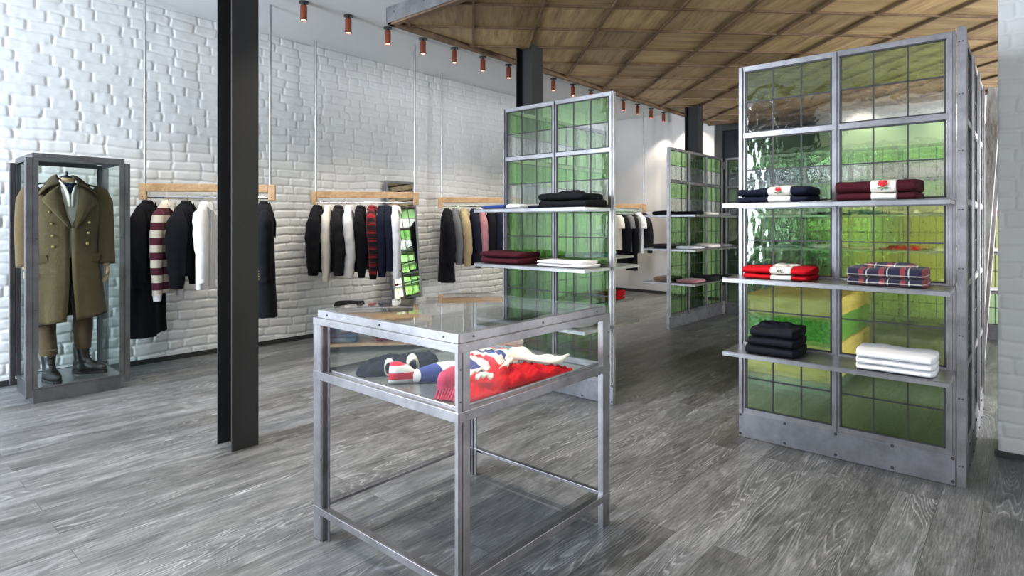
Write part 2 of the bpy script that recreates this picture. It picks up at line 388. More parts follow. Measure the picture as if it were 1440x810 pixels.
# ------------------------------------------------------------------ brick relief walls
def vnoise(ny, nz, cy, cz, seed):
    r = np.random.RandomState(seed); g = r.rand(int(ny/cy)+3, int(nz/cz)+3)
    y = np.arange(ny)/cy; z = np.arange(nz)/cz
    yi = y.astype(int); zi = z.astype(int); fy = (y-yi)[:, None]; fz = (z-zi)[None, :]
    fy = fy*fy*(3-2*fy); fz = fz*fz*(3-2*fz)
    a = g[np.ix_(yi, zi)]; b = g[np.ix_(yi+1, zi)]; c_ = g[np.ix_(yi, zi+1)]; d = g[np.ix_(yi+1, zi+1)]
    return (a*(1-fy)+b*fy)*(1-fz)+(c_*(1-fy)+d*fy)*fz
def brick_relief(U, V, res, seed, depth=.013, ch=.0875):
    nu = int(U/res)+1; nv = int(V/res)+1
    u = np.linspace(0, U, nu); v = np.linspace(0, V, nv)
    UU, VV = np.meshgrid(u, v, indexing='ij')
    VW = VV+(vnoise(nu, nv, .5/res, .35/res, seed+1)-.5)*.035+(vnoise(nu, nv, .09/res, .09/res, seed+2)-.5)*.010
    UW = UU+(vnoise(nu, nv, .08/res, .08/res, seed+3)-.5)*.014
    row = np.floor(VW/ch).astype(int); dv = np.minimum(VW-row*ch, (row+1)*ch-VW)
    r = np.random.RandomState(seed); H = np.zeros_like(UU)
    for k in range(row.min(), row.max()+1):
        mask = row == k
        if not mask.any(): continue
        ls = np.where(r.rand(int(U/.1)+20) < .3, r.uniform(.11, .15, int(U/.1)+20), r.uniform(.19, .29, int(U/.1)+20))
        b = np.concatenate([[-1], np.cumsum(ls)-.35]); uu = UW[mask]
        i = np.clip(np.searchsorted(b, uu), 1, len(b)-1)
        du = np.minimum(uu-b[i-1], b[i]-uu)
        off = r.uniform(-.35, .35, len(b))[i]; tl = r.uniform(-.5, .5, len(b))[i]
        d = np.minimum(du, dv[mask])-.004
        cor = np.maximum(0, .020-du)*np.maximum(0, .020-dv[mask])*30
        e = np.clip((d-cor)/.013, 0, 1); e = np.sqrt(1-(1-e)**2)
        rel = (VW[mask]-k*ch)/ch-.5
        H[mask] = e*(1+off*.45+tl*rel*.5)
    H += (vnoise(nu, nv, .035/res, .03/res, seed+5)-.5)*.30+(vnoise(nu, nv, .15/res, .12/res, seed+6)-.5)*.35
    return u, v, H*depth
def brick_wall(name, origin, au, av, nrm, U, V, res, seed, mat_, thick=.2, depth=.013):
    u, v, H = brick_relief(U, V, res, seed, depth)
    nu, nv = len(u), len(v); O = np.array(origin); au = np.array(au, float); av = np.array(av, float); nn = np.array(nrm, float)
    P = O+u[:, None, None]*au+v[None, :, None]*av+H[:, :, None]*nn
    idx = np.arange(nu*nv).reshape(nu, nv)
    q = np.stack([idx[:-1, :-1], idx[1:, :-1], idx[1:, 1:], idx[:-1, 1:]], -1).reshape(-1, 4)
    # body behind the relief
    P = P.reshape(-1, 3); nb = len(P)
    rim = list(idx[:, 0])+list(idx[-1, 1:])+list(idx[-2::-1, -1])+list(idx[0, -2:0:-1])
    back = P[rim]; bd = ((back-O)@nn); back = back-np.outer(bd+thick, nn)
    P = np.concatenate([P, back]); n = len(rim)
    side = np.array([[rim[i], nb+i, nb+(i+1) % n, rim[(i+1) % n]] for i in range(n)])
    q = np.concatenate([q, side])
    me = bpy.data.meshes.new(name); me.vertices.add(len(P)); me.vertices.foreach_set('co', P.ravel())
    nf = len(q); me.loops.add(nf*4+n); me.polygons.add(nf+1)
    loops = np.concatenate([q.ravel(), np.arange(nb, nb+n)])
    me.loops.foreach_set('vertex_index', loops.astype(np.int32))
    me.polygons.foreach_set('loop_start', np.concatenate([np.arange(nf)*4, [nf*4]]).astype(np.int32))
    me.polygons.foreach_set('loop_total', np.array([4]*nf+[n], dtype=np.int32))
    sm = np.ones(nf+1, bool); sm[nf-n:] = False; me.polygons.foreach_set('use_smooth', sm)
    me.update(); me.validate(); me.materials.append(mat_)
    o = bpy.data.objects.new(name, me); COL.objects.link(o); tag(o, kind='structure'); return o

WX = -5.975; CZ = 3.22; BY = 9.85
def struct(name, mb, m, **k):
    o = mb.build(name, m, **k); tag(o, kind='structure'); return o
brick_wall('wall_left', (WX, BY, 0), (0, -1, 0), (0, 0, 1), (1, 0, 0), BY-.2, CZ, .0095, 3, M['brick'], .2, .0105)
struct('floor', MB().box(-6.3, 4.0, -3.0, 10.2, -.1, 0), M['floor'])
struct('ceiling', MB().box(-6.3, 4.0, -3.0, 10.2, CZ, CZ+.1), M['ceiling'])
struct('wall_back', MB().box(-6.2, -4.679, BY, BY+.2, 0, CZ).box(-4.679, -3.93, 9.6, BY+.2, 0, CZ).box(-3.93, 4.0, 9.6, BY+.2, 2.9, CZ).box(-2.2, 4.0, 9.6, BY+.2, 0, 2.9), M['white_wall'])
struct('wall_left_front', MB().box(-6.2, WX+.004, -3.0, .2, 0, CZ), M['brick'])
struct('wall_right', MB().box(2.9, 3.1, 9.4, 10.0, 0, CZ).box(2.9, 3.1, 2.6, 4.6, 0, CZ).box(2.9, 3.1, 4.6, 9.4, 0, .35).box(2.9, 3.1, 4.6, 9.4, 2.65, CZ).box(2.9, 3.1, -3.0, 2.6, 0, CZ), M['grey_wall'])
struct('wall_front', MB().box(-6.2, -5.75, -3.05, -2.9, 0, CZ).box(-3.5, .3, -3.05, -2.9, 0, CZ).box(2.3, 3.1, -3.05, -2.9, 0, CZ).box(.3, 2.3, -3.05, -2.9, 0, .35).box(.3, 2.3, -3.05, -2.9, 3.05, CZ).box(-5.75, -3.5, -3.05, -2.9, 0, .35).box(-5.75, -3.5, -3.05, -2.9, 3.05, CZ), M['grey_wall'])
struct('baseboard_left', MB().box(WX-.01, WX+.022, .2, BY, 0, .045), M['baseboard'])
struct('baseboard_back', MB().box(WX, -4.679, BY-.018, BY, 0, .05).box(-4.679, -3.93, 9.582, 9.6, 0, .05), M['baseboard'])
# dark framed door in the back wall
struct('door_1', MB().box(-3.93, -3.80, 9.6, 9.7, 0, 2.9).box(-3.80, -2.2, 9.6, 9.7, 2.78, 2.9).box(-2.33, -2.2, 9.6, 9.7, 0, 2.78).box(-3.36, -3.18, 9.6, 9.7, 0, 2.78)
       .box(-3.8, -2.33, 9.6, 9.7, 2.15, 2.27).box(-3.8, -2.33, 9.6, 9.7, 0, .25), M['dark_door'], bevel=.004)
struct('window_1', MB().box(-3.8, -2.33, 9.66, 9.68, .25, 2.78), M['dark_pane'])
# brick pier at the right edge of the view
brick_wall('wall_right_pier', (-.131, 4.18, 0), (1, 0, 0), (0, 0, 1), (0, -1, 0), 1.2, 2.85, .007, 21, M['brick'], .30, .0065)
struct('baseboard_right', MB().box(-.145, 1.07, 4.155, 4.18, 0, .022), M['baseboard'])

# ------------------------------------------------------------------ timber canopy
cz = 2.82
can = empty('timber_canopy', (-1.0, 6.0, cz), 0, 'suspended dropped ceiling of square oak panels with a grey metal front edge', 'canopy')
x0, x1, y0, y1 = -3.79, 2.85, 2.87, 9.05
a = .357; ox, oy = -2.287, 4.455
def clip_poly(poly):
    for ax, lim, sg in ((0, x0+.07, 1), (0, x1-.07, -1), (1, y0+.07, 1), (1, y1-.07, -1)):
        out = []
        for i in range(len(poly)):
            p, q = poly[i], poly[(i+1) % len(poly)]
            dp = (p[ax]-lim)*sg; dq = (q[ax]-lim)*sg
            if dp >= 0: out.append(p)
            if dp*dq < 0:
                t = dp/(dp-dq); out.append((p[0]+(q[0]-p[0])*t, p[1]+(q[1]-p[1])*t))
        poly = out
        if len(poly) < 3: return []
    return poly
pm = MB(); r2 = random.Random(3)
for i in range(-14, 22):
    for j in range(-16, 16):
        cx = ox+(i-j)*a; cy = oy+(i+j)*a
        e = .012
        poly = clip_poly([(cx, cy+e), (cx+a-e, cy+a), (cx, cy+2*a-e), (cx-a+e, cy+a)])
        if not poly: continue
        f0 = len(pm.f); zz = cz+.016+r2.uniform(-.002, .004)
        pm.prism(poly, zz, zz+.02)
        tn = r2.random(); dr = r2.random() < .5; ofs = r2.uniform(0, 30)
        for k in range(f0, len(pm.f)):
            pm.tone[k] = tn
            pm.uv[k] = (lambda co, dr=dr, ofs=ofs: ((co[0]+co[1])*.7+ofs, (co[0]-co[1])*.7+ofs)) if dr else (lambda co, ofs=ofs: ((co[0]-co[1])*.7+ofs, (co[0]+co[1])*.7+ofs))
pm.build('ceiling_panels', M['canopy_panel'], can)
bm_ = MB()
def clip_line(p, q):
    t0, t1 = 0, 1
    for ax, lo, hi in ((0, x0+.05, x1-.05), (1, y0+.05, y1-.05)):
        d = q[ax]-p[ax]
        for lim, s in ((lo, 1), (hi, -1)):
            dd = d*s; num = (lim-p[ax])*s
            if dd > 0: t0 = max(t0, num/dd)
            elif dd < 0: t1 = min(t1, num/dd)
            elif num > 0: return None
    if t1-t0 < .001: return None
    return [(p[0]+(q[0]-p[0])*t, p[1]+(q[1]-p[1])*t) for t in (t0, t1)]
for k in range(-22, 26):
    for s in (1, -1):
        px_, py_ = ox+2*a*k, oy
        L = clip_line((px_-12, py_-12*s), (px_+12, py_+12*s))
        if L: bm_.bar((*L[0], cz+.007+(.0012 if s > 0 else 0)), (*L[1], cz+.007+(.0012 if s > 0 else 0)), .018, .018)
bm_.build('panel_battens', M['canopy_batten'], can)
MB().box(x0, x0+.05, y0, y1, cz-.015, cz+.06).box(x0, x1, y0, y0+.05, cz-.015, cz+.035).box(x0, x1, y1-.06, y1, cz-.03, cz+.06).box(x1-.05, x1, y0, y1, cz-.01, cz+.06).build('timber_edge', M['canopy_batten'], can, bevel=.004)
fm = MB().box(x0-.006, x1, y0-.008, y0, cz-.0, cz+.125).box(x0-.008, x0-.002, y0-.008, y1, cz+.02, cz+.125)
fm.build('metal_fascia', M['frame'], can)
bo = Bolts()
for x in (-3.70, -3.35, -3.28, -2.9): bo.disc((x, y0-.008, cz+.075), (0, -1, 0), .006, .004, 8)
bo.build('bolt', M['bolt'], can)
MB().box(x0+.02, x1, y0+.01, y1, cz+.04, cz+.115).build('deck', M['canopy_batten'], can)
for hx in (-3.2, -1, 1.5):
    for hy in (3.4, 6, 8.6): MB().tube([(hx, hy, cz+.11), (hx, hy, CZ)], .008, 8).build('suspension_rod', M['bolt'], can)

# ------------------------------------------------------------------ steel columns
def column(yc, top, label):
    o = empty('steel_column', (-3.395, yc+.075, 0), 0, label, 'column', 'blackened steel columns')
    t = .011; w = .15
    for x in (-3.49, -3.30-t):
        MB().box(x, x+t, yc, yc+w, 0, top).build('flange', M['black_steel'], o, bevel=.0015)
    MB().box(-3.49+t, -3.30-t, yc+w/2-.005, yc+w/2+.005, 0, top).build('web', M['black_steel'], o)
column(1.45, CZ, 'tall black steel column standing in the foreground left of the glass display table')
column(4.06, cz+.02, 'black steel column rising behind the middle green glass screen')
column(7.53, cz+.02, 'far black steel column rising behind the distant green glass screen')

# ------------------------------------------------------------------ ceiling spotlights
ORD = ['nearest', 'second', 'third', 'fourth', 'fifth', 'sixth', 'seventh', 'eighth', 'ninth', 'tenth', 'eleventh', 'twelfth', 'thirteenth', 'fourteenth', 'fifteenth', 'sixteenth']
def make_spot():
    o = empty('copper_spotlight', (0, 0, 0))
    MB().tube([(0,0,0),(0,0,-.014)], .042, 20).build('ceiling_plate', M['bolt'], o, True)
    MB().tube([(0,0,-.014),(0,0,-.035)], .012, 10).build('stem', M['bolt'], o, True)
    n = 20; pr = [(.001,-.033),(.026,-.033),(.030,-.038),(.030,-.168),(.026,-.168),(.024,-.145),(.001,-.145)]
    MB().loft([[(r*math.cos(2*PI*k/n), r*math.sin(2*PI*k/n), z) for k in range(n)] for r, z in pr]).build('copper_can', M['copper'], o, True)
    MB().tube([(0,0,-.150),(0,0,-.160)], .024, 16).build('lens', M['lens'], o)
    return o
spot0 = make_spot(); used = False
def place_spot(x, y, z, label, group, power, aim=(0, 0), cone=80, light=True, col=WARM):
    global used
    o = spot0 if not used else copy_tree(spot0); used = True
    o.location = (x, y, z); tag(o, label, 'spotlight', group)
    if light:
        d = bpy.data.lights.new('spot_beam', 'SPOT'); d.energy = power; d.color = col; d.spot_size = math.radians(cone); d.spot_blend = .6; d.shadow_soft_size = .022
        l = bpy.data.objects.new('spot_beam', d); COL.objects.link(l); l.location = (x, y, z-.175)
        v = Vector((aim[0], aim[1], -2.9)); l.rotation_euler = v.to_track_quat('-Z', 'Y').to_euler()
for k in range(16):
    y = 2.757+.457*k
    if 5.7 < y < 6.2 or 7.1 < y < 7.6: pass
    w = ORD[k]
    place_spot(-4.845, y, CZ, '%s copper spotlight from the left in the row along the white ceiling' % (w if k else 'first'), 'copper spotlights in one ceiling row', SPOT_POWER, (-.55 if k % 2 else -.1, 0), 84)
for k in range(3):
    place_spot(-4.845, 2.3-.457*k*1.2, CZ, 'copper ceiling spotlight of the row above the mannequin case, outside the view', 'spotlights outside the view', SPOT_POWER*.8, (-.5, 0), 84)
for k, (x, y) in enumerate([(-1.75, 1.75), (-1.45, 2.35), (-2.6, 2.1), (-3.3, .6), (-2.5, .1)]):
    place_spot(x, y, CZ, 'copper ceiling spotlight over the shop floor near the display table, outside the view', 'spotlights outside the view', 120, (-.05, .08), 100)

for k, x in enumerate((-4.3, -3.0, -1.8, -.6, .6, 1.8)):  # hidden spotlights added to make the far wall bright
    place_spot(x, 9.32, CZ, 'added spotlight to brighten the back wall behind the canopy, outside the view', 'spotlights outside the view', 60, (0, .55), 95)
# ------------------------------------------------------------------ green glass screens
RZ = [.14, .545, .95, 1.365, 1.77, 2.175]
def screen_run(root, P, U, N, nc, cw, top_pale=(3, 4), yel=0.0, gm='green', seed=0, pw=.036, plate=True):
    """a leaded screen standing on the line P + U*s; N is its viewer-side normal"""
    P = Vector((*P, 0)); U = Vector((*U, 0)); N = Vector((*N, 0)); Z = Vector((0, 0, 1)); L = nc*cw
    fr = MB(); rg = random.Random(seed)
    def bx(s0, s1, n0, n1, z0, z1, mb): 
        mb.obox(P+U*(s0+s1)/2+N*(n0+n1)/2+Z*(z0+z1)/2, U*(s1-s0)/2, N*(n1-n0)/2, Z*(z1-z0)/2)
    for c in range(nc+1):
        s = c*cw
        w = pw if 0 < c < nc else pw
        s0 = s-w/2 if 0 < c < nc else (s if c == 0 else s-w)
        bx(s0, s0+w, -.020, .008, 0 if c in (0, nc) else .05, RZ[5], fr)
        bx(s0+w*.32, s0+w*.68, .008, .020, .14, RZ[5]-.005, fr)
    for r, z in enumerate(RZ):
        h = .030
        z0 = z-h/2 if 0 < r < 5 else (z if r == 0 else z-h)
        bx(.004, L-.004, -.018, .0105, z0, z0+h, fr)
    fr.build('steel_frame', M['frame'], root, bevel=.0012)
    if plate:
        bp = MB(); bx(.002, L-.002, .0085, .0135, .002, .142, bp); bx(.002, L-.002, -.012, -.008, .002, .14, bp)
        bpo = bp.build('kick_plate', M['steel_dark'], root, bevel=.001)
        bl = Bolts()
        for c in range(nc*2+1):
            for z in (.02, .13):
                s = min(max(c*cw/2, .012), L-.012); q = P+U*s+N*.0135+Z*z; bl.disc(q, N, .008, .004, 10)
        bl.build('bolt', M['bolt'], bpo)
    for c in range(nc):
        for r in range(5):
            s0 = c*cw+.018+.006; s1 = (c+1)*cw-.018-.006
            if c == 0: s0 = pw+.008
            if c == nc-1: s1 = L-pw-.008
            z0 = RZ[r]+(.030 if r == 0 else .015)+.004; z1 = RZ[r+1]-(.030 if r == 4 else .015)-.004
            zm = (z0+z1)/2
            g = MB()
            if r in top_pale: 
                g.mi = 0; bx(s0, s1, -.0035, .0015, zm, z1, g); g.mi = 1; bx(s0, s1, -.0035, .0015, z0, zm-.001, g)
                mats = [M[gm], M['pale_glass']]
            else:
                bx(s0, s1, -.0035, .0015, z0, z1, g); mats = [M['yellow_green'] if rg.random() < yel and r in (1, 2) else M[gm]]
            go = g.build('leaded_light', mats, root)
            ca = MB(); w = .007
            for k in (1, 2):
                s = s0+(s1-s0)*k/3; bx(s-w/2, s+w/2, -.0055, .0035, z0, z1, ca)
            bx(s0, s1, -.0055, .0035, zm-w/2, zm+w/2, ca)
            for (q0, q1, w0, w1) in ((s0-.006, s0+.003, z0, z1), (s1-.003, s1+.006, z0, z1), (s0-.006, s1+.006, z0-.004, z0+.003), (s0-.006, s1+.006, z1-.003, z1+.004)):
                bx(q0, q1, -.008, .006, w0, w1, ca)
            ca.build('lead_strip', M['came'], go)
def shelf(root, xa, xb, ya, yb, z, t=.022):
    mb = MB()
    mb.box(xa, xb, ya, yb, z-.005, z)
    mb.box(xa, xb, ya, ya+.003, z-t-.003, z-.001); mb.box(xa, xb, yb-.003, yb, z-t-.003, z-.001)
    mb.box(xa, xa+.003, ya+.003, yb-.003, z-t, z-.001); mb.box(xb-.003, xb, ya+.003, yb-.003, z-t, z-.001)
    mb.box(xa+.01, xb-.01, ya+.01, yb-.01, z-.012, z-.006)
    return mb.build('shelf', M['shelf'], root, bevel=.001)

R_ = empty('glazed_display_screen', (-.78, 3.54, 0), 0, 'nearest and largest green leaded glass display screen, with rose and tartan garments on steel shelves', 'display screen', 'green leaded glass screens')
screen_run(R_, (-1.298, 3.54), (1, 0), (0, -1), 2, .516, seed=1, yel=.65)
cp = MB().box(-.262, -.226, 3.527, 3.532, 0, 2.19).box(-.231, -.226, 3.532, 3.575, 0, 2.19)
cp.build('corner_angle', M['frame'], R_, bevel=.001)
bl = Bolts()
for z in (.10, .42, .72, 1.04, 1.32, 1.60, 1.87, 2.12):
    bl.disc((-.239, 3.527, z), (0, -1, 0), .004, .003, 8); bl.disc((-.253, 3.527, z), (0, -1, 0), .004, .003, 8)
bl.build('bolt', M['bolt'], R_)
screen_run(R_, (-.245, 3.58), (0, 1), (1, 0), 3, .497, seed=2)
for z in (1.365, .955, .55): shelf(R_, -1.285, -.266, 3.25, 3.53, z)

M_ = empty('glazed_display_screen', (-2.69, 3.57, 0), 0, 'middle green leaded glass display screen behind the glass table, with a return wing', 'display screen', 'green leaded glass screens')
screen_run(M_, (-3.200, 3.57), (1, 0), (0, -1), 2, .515, seed=3, gm='bottle')
screen_run(M_, (-3.182, 3.60), (0, 1), (1, 0), 3, .49, seed=4, gm='bottle')
for z in (1.365, .955, .55):
    shelf(M_, -3.20, -2.185, 3.23, 3.548, z); shelf(M_, -3.14, -2.185, 3.592, 3.95, z)
    shelf(M_, -3.160, -2.86, 3.97, 5.06, z)

F_ = empty('glazed_display_screen', (-3.25, 7.4, 0), 0, 'distant green leaded glass display screen reaching from the aisle across behind the nearest one', 'display screen', 'green leaded glass screens')
screen_run(F_, (-3.25, 6.57), (0, 1), (1, 0), 3, .545, seed=5, gm='bottle')
screen_run(F_, (-3.22, 8.25), (1, 0), (0, -1), 8, .52, seed=6, yel=.6)
for z in (1.365, .955, .55):
    shelf(F_, -3.60, -3.272, 6.60, 8.05, z); shelf(F_, -3.238, -2.93, 6.60, 7.90, z)
    shelf(F_, -2.92, .90, 7.94, 8.235, z)

# ------------------------------------------------------------------ folded clothes
def folded_mesh(w, d, h, seed, off=0, u0=0, u1=1, a0=0, a1=2*PI, nu=26, nv=22, bulge=.012):
    """one folded garment: stadium section swept along x, centre at the origin, base at z 0, folded edge at -y"""
    mb = MB(); rr = h/2; rings = []
    full = a1-a0 > 6.2
    for i in range(nu+1):
        u = u0+(u1-u0)*i/nu; x = (u-.5)*w
        end = 1-max(0, abs(2*u-1)-.93)/.07*.35
        ring = []
        cnt = nv if full else nv+1
        for k in range(cnt):
            t = a0+(a1-a0)*k/nv
            ct, st = math.cos(t), math.sin(t)
            sx = abs(ct)**.35*(1 if ct >= 0 else -1); sz = abs(st)**.8*(1 if st >= 0 else -1)
            y = -sx*(d/2)*end; z = rr+sz*(rr+off)*(.80+.20*end)
            y -= off*sx
            n = noise.noise(Vector((x*7+seed*3.1, y*7, seed*1.7+z*9)))
            n2 = noise.noise(Vector((x*22+seed, z*60, seed)))
            if st > 0: z += n*bulge+.003*n2
            y += n*.008*(1 if ct > 0 else .4)+n2*.003
            ring.append((x, y, max(z, .0005)))
        rings.append(ring)
    mb.loft(rings, full, full)
    return mb
cache = {}
def folded(name, loc, w, d, h, m, label, cat, group=None, rz=0, seed=0, patch=False, rose=False, text=None, key=None, nu=26, bulge=.012):
    root = empty(name, loc, rz, label, cat, group)
    if key and key in cache:
        for me, nm, mm in cache[key]:
            o = bpy.data.objects.new(nm, me); COL.objects.link(o); o.parent = root
            o.material_slots[0].link = 'OBJECT'; o.material_slots[0].material = m
        return root
    tmp = folded_mesh(w, d, h, seed, nu=nu, bulge=bulge)
    loc0 = root.location.copy(); r0 = root.rotation_euler.copy(); root.location = (0, 0, 0); root.rotation_euler = (0, 0, 0)
    o = tmp.build('folded_body', m, root, True, auto=70)
    if key: cache[key] = [(o.data, 'folded_body', m)]
    if patch:
        p = folded_mesh(w, d, h, seed, .0018, .46, .76, -PI*.42, PI*.46, 10, 14, bulge)
        po = p.build('chest_patch', M['patch'], root, True, auto=180); po.modifiers.new('solid', 'SOLIDIFY').thickness = .0015
        y = -d/2-.0115; zc = h*.52; xc = (.61-.5)*w
        if rose:
            s = h/.055
            pe = MB()
            for q, (rx, rz_, r_) in enumerate([(0, .011, .012), (-.011, .007, .009), (.011, .007, .009), (-.007, .016, .009), (.008, .016, .009), (0, .0, .009)]):
                pe.ball((xc+rx*s, y-.002-.0015*(q == 0), zc+rz_*s), r_*s, 1, .35, .8, 8)
            pe.build('rose_flower', M['petal'], po, True)
            lf = MB()
            for rx, rz_, r_, tx in ((-.013, -.010, .008, 1), (.012, -.011, .009, 1), (0, -.015, .006, .5), (-.004, -.019, .004, 1)):
                lf.ball((xc+rx*s, y-.001, zc+rz_*s), r_*s, 1.1*tx, .3, .5, 8)
            lf.build('rose_leaves', M['leaf'], po, True)
        if text:
            cu = bpy.data.curves.new('lettering', 'FONT'); cu.body = text; cu.size = h*.72; cu.extrude = .003; cu.align_x = 'CENTER'; cu.align_y = 'CENTER'
            tmpo = bpy.data.objects.new('tmp', cu); COL.objects.link(tmpo); bpy.context.view_layer.update()
            tme = bpy.data.meshes.new_from_object(tmpo.evaluated_get(bpy.context.evaluated_depsgraph_get())); bpy.data.objects.remove(tmpo)
            to = bpy.data.objects.new('lettering', tme); tme.materials.clear(); tme.materials.append(M['ink']); COL.objects.link(to); yf = min(v.co.y for v in po.data.vertices if abs(v.co.x-xc) < .06 and abs(v.co.z-zc) < h*.5); to.location = (xc, yf-.0035, zc); to.rotation_euler = (PI/2, 0, 0)
            to.parent = po
    root.location = loc0; root.rotation_euler = r0
    return root

SH = (1.3655, .9555, .5505)
# nearest screen
y_ = 3.405
folded('folded_sweatshirt', (-1.035, y_, SH[0]), .374, .26, .036, M['navy'], 'lower navy folded sweatshirt with a cream patch on the left of the top shelf', 'sweatshirt', 'navy sweatshirts', seed=1, patch=True)
folded('folded_sweatshirt', (-1.035, y_, SH[0]+.037), .376, .26, .046, M['navy'], 'upper navy folded sweatshirt with a red rose patch, top shelf of the nearest screen', 'sweatshirt', 'navy sweatshirts', seed=2, patch=True, rose=True)
folded('folded_sweatshirt', (-.560, y_, SH[0]), .345, .26, .036, M['burg'], 'lower burgundy folded sweatshirt under the rose one, top shelf of the nearest screen', 'sweatshirt', 'burgundy sweatshirts', seed=3, patch=True)
folded('folded_sweatshirt', (-.562, y_, SH[0]+.037), .350, .26, .060, M['burg'], 'upper burgundy folded sweatshirt with a red rose patch on cream', 'sweatshirt', 'burgundy sweatshirts', seed=4, patch=True, rose=True, bulge=.008)
folded('folded_sweatshirt', (-1.022, y_, SH[1]), .340, .26, .030, M['red'], 'lower red folded sweatshirt with a cream patch, second shelf of the nearest screen', 'sweatshirt', 'red sweatshirts', seed=5, patch=True)
folded('folded_sweatshirt', (-1.025, y_, SH[1]+.031), .345, .26, .036, M['red'], 'upper red folded sweatshirt lettered KC on a cream patch', 'sweatshirt', 'red sweatshirts', seed=6, patch=True, text='KC')
folded('folded_shirt', (-.522, y_, SH[1]), .325, .26, .036, M['tartan'], 'lower red, navy and cream tartan folded shirt on the second shelf', 'shirt', 'tartan shirts', seed=7)
folded('folded_shirt', (-.524, y_, SH[1]+.037), .325, .26, .048, M['tartan'], 'upper red, navy and cream tartan folded shirt, topmost on the second shelf', 'shirt', 'tartan shirts', seed=8)
for k, s in enumerate(('lowest', 'middle', 'topmost')):
    folded('folded_jeans', (-1.045+.006*k, y_-.005, SH[2]+.049*k), .262-.016*k, .27, .047, M['jean_dark'], '%s of three dark folded jeans on the bottom shelf of the nearest screen' % s, 'jeans', 'dark folded jeans', seed=11+k, bulge=.010)
for k, s in enumerate(('lowest', 'middle', 'topmost')):
    folded('folded_trousers', (-.484, y_-.01, SH[2]+.029*k), .318, .27, .028+.008*(k == 2), M['white'], '%s of three white folded trousers on the bottom shelf of the nearest screen' % s, 'trousers', 'white folded trousers', seed=15+k, bulge=.006)
# soft garments lying on top
def cloth_pile(name, outline, z0, h, m, label=None, cat=None, parent=None, seed=0, pw=2.2, nr=16, na=72, wr=.5, dirs=9., group=None, smooth_n=True):
    cx = sum(p[0] for p in outline)/len(outline); cy = sum(p[1] for p in outline)/len(outline)
    n = len(outline); segs = []
    # closed Catmull-Rom boundary
    def bnd(t):
        i = int(t*n) % n; f = t*n-int(t*n)
        p0, p1, p2, p3 = [Vector(outline[(i+k) % n]) for k in (-1, 0, 1, 2)]
        return .5*((2*p1)+(p2-p0)*f+(2*p0-5*p1+4*p2-p3)*f*f+(3*p1-p0-3*p2+p3)*f**3)
    rings = []
    for r in range(nr, 0, -1):
        rho = r/nr; ring = []
        for k in range(na):
            b = bnd(k/na); x = cx+(b.x-cx)*rho; y = cy+(b.y-cy)*rho
            pr = max(0, 1-rho**(2*pw))**.5
            q = Vector((x*dirs, y*dirs*.55, seed*5.3)); nn = 1-abs(noise.noise(q))*2.2; n2 = noise.noise(Vector((x*dirs*2.3+5, y*dirs*2.1, seed))); n3 = 1-abs(noise.noise(Vector(((x+y)*dirs*2.2, (x-y)*dirs*1.1, seed+3))))*2.4
            z = z0+.0015+h*pr*(1-wr+wr*.55*nn+.12*n2+.26*n3)
            ring.append((x, y, max(z, z0+.001+.004*pr)))
        rings.append(ring)
    mb = MB(); mb.loft([[(p[0], p[1], z0) for p in rings[0]]]+rings, True)
    if cat and not parent:
        root = empty(name, (cx, cy, z0), 0, label, cat, group)
        o = mb.build('cloth_body', m, root, True, auto=180); return root
    return mb.build(name, m, parent, True, auto=180)
def oval(cx, cy, rx, ry, n=10, s=0, j=.15):
    r = random.Random(s); return [(cx+rx*math.cos(2*PI*k/n)*(1+r.uniform(-j, j)), cy+ry*math.sin(2*PI*k/n)*(1+r.uniform(-j, j))) for k in range(n)]
p = cloth_pile('hooded_top', oval(-.50, y_+.02, .12, .09, 10, 3), SH[1]+.080, .028, M['tartan'], 'rumpled tartan collar heap on the upper tartan shirt', 'shirt', seed=4)
cloth_pile('tissue_bundle', oval(-1.00, y_+.03, .07, .06, 10, 5), SH[1]+.062, .020, M['cream'], 'pale rumpled cloth lying on the red sweatshirts', 'cloth', seed=5)
cloth_pile('denim_fold', oval(-1.05, y_+.02, .10, .07, 9, 6), SH[2]+.138, .030, M['jean_dark'], 'rumpled waistband heap on the dark jeans stack', 'jeans', seed=6)
# middle screen
y_ = 3.40
folded('folded_shirt', (-3.05, y_, SH[0]), .235, .26, .032, M['blue'], 'royal blue folded shirt at the left end of the middle screen top shelf', 'shirt', seed=21)
folded('folded_shirt', (-2.84, y_, SH[0]), .15, .26, .030, M['white'], 'white folded shirt between blue and navy ones on the middle screen', 'shirt', seed=22)
folded('folded_shirt', (-2.735, y_+.05, SH[0]), .12, .2, .022, M['navy'], 'small navy folded top right of the white shirt on the middle screen', 'shirt', seed=23)
folded('folded_jacket', (-2.40, y_, SH[0]), .42, .27, .050, M['black'], 'lower black folded jacket on the top shelf of the middle screen', 'jacket', 'black folded jackets', seed=24)
folded('folded_jacket', (-2.42, y_, SH[0]+.051), .40, .26, .045, M['black'], 'upper black folded jacket on the top shelf of the middle screen', 'jacket', 'black folded jackets', seed=25, bulge=.02)
cloth_pile('jacket_hood', oval(-2.42, y_+.02, .12, .08, 10, 8), SH[0]+.094, .030, M['black'], 'black rumpled hood lying on the folded black jackets', 'hood', seed=9)
folded('folded_sweater', (-2.98, y_, SH[1]), .40, .27, .045, M['burg'], 'lower burgundy folded sweater on the second shelf of the middle screen', 'sweater', 'burgundy sweaters', seed=26, bulge=.006)
folded('folded_sweater', (-2.98, y_, SH[1]+.046), .40, .27, .045, M['burg'], 'upper burgundy folded sweater on the second shelf of the middle screen', 'sweater', 'burgundy sweaters', seed=27, bulge=.008)
folded('folded_shirt', (-2.44, y_+.01, SH[1]), .40, .26, .020, M['white'], 'lower white folded shirt on the second shelf of the middle screen', 'shirt', 'white shirts on the middle screen', seed=28, bulge=.005)
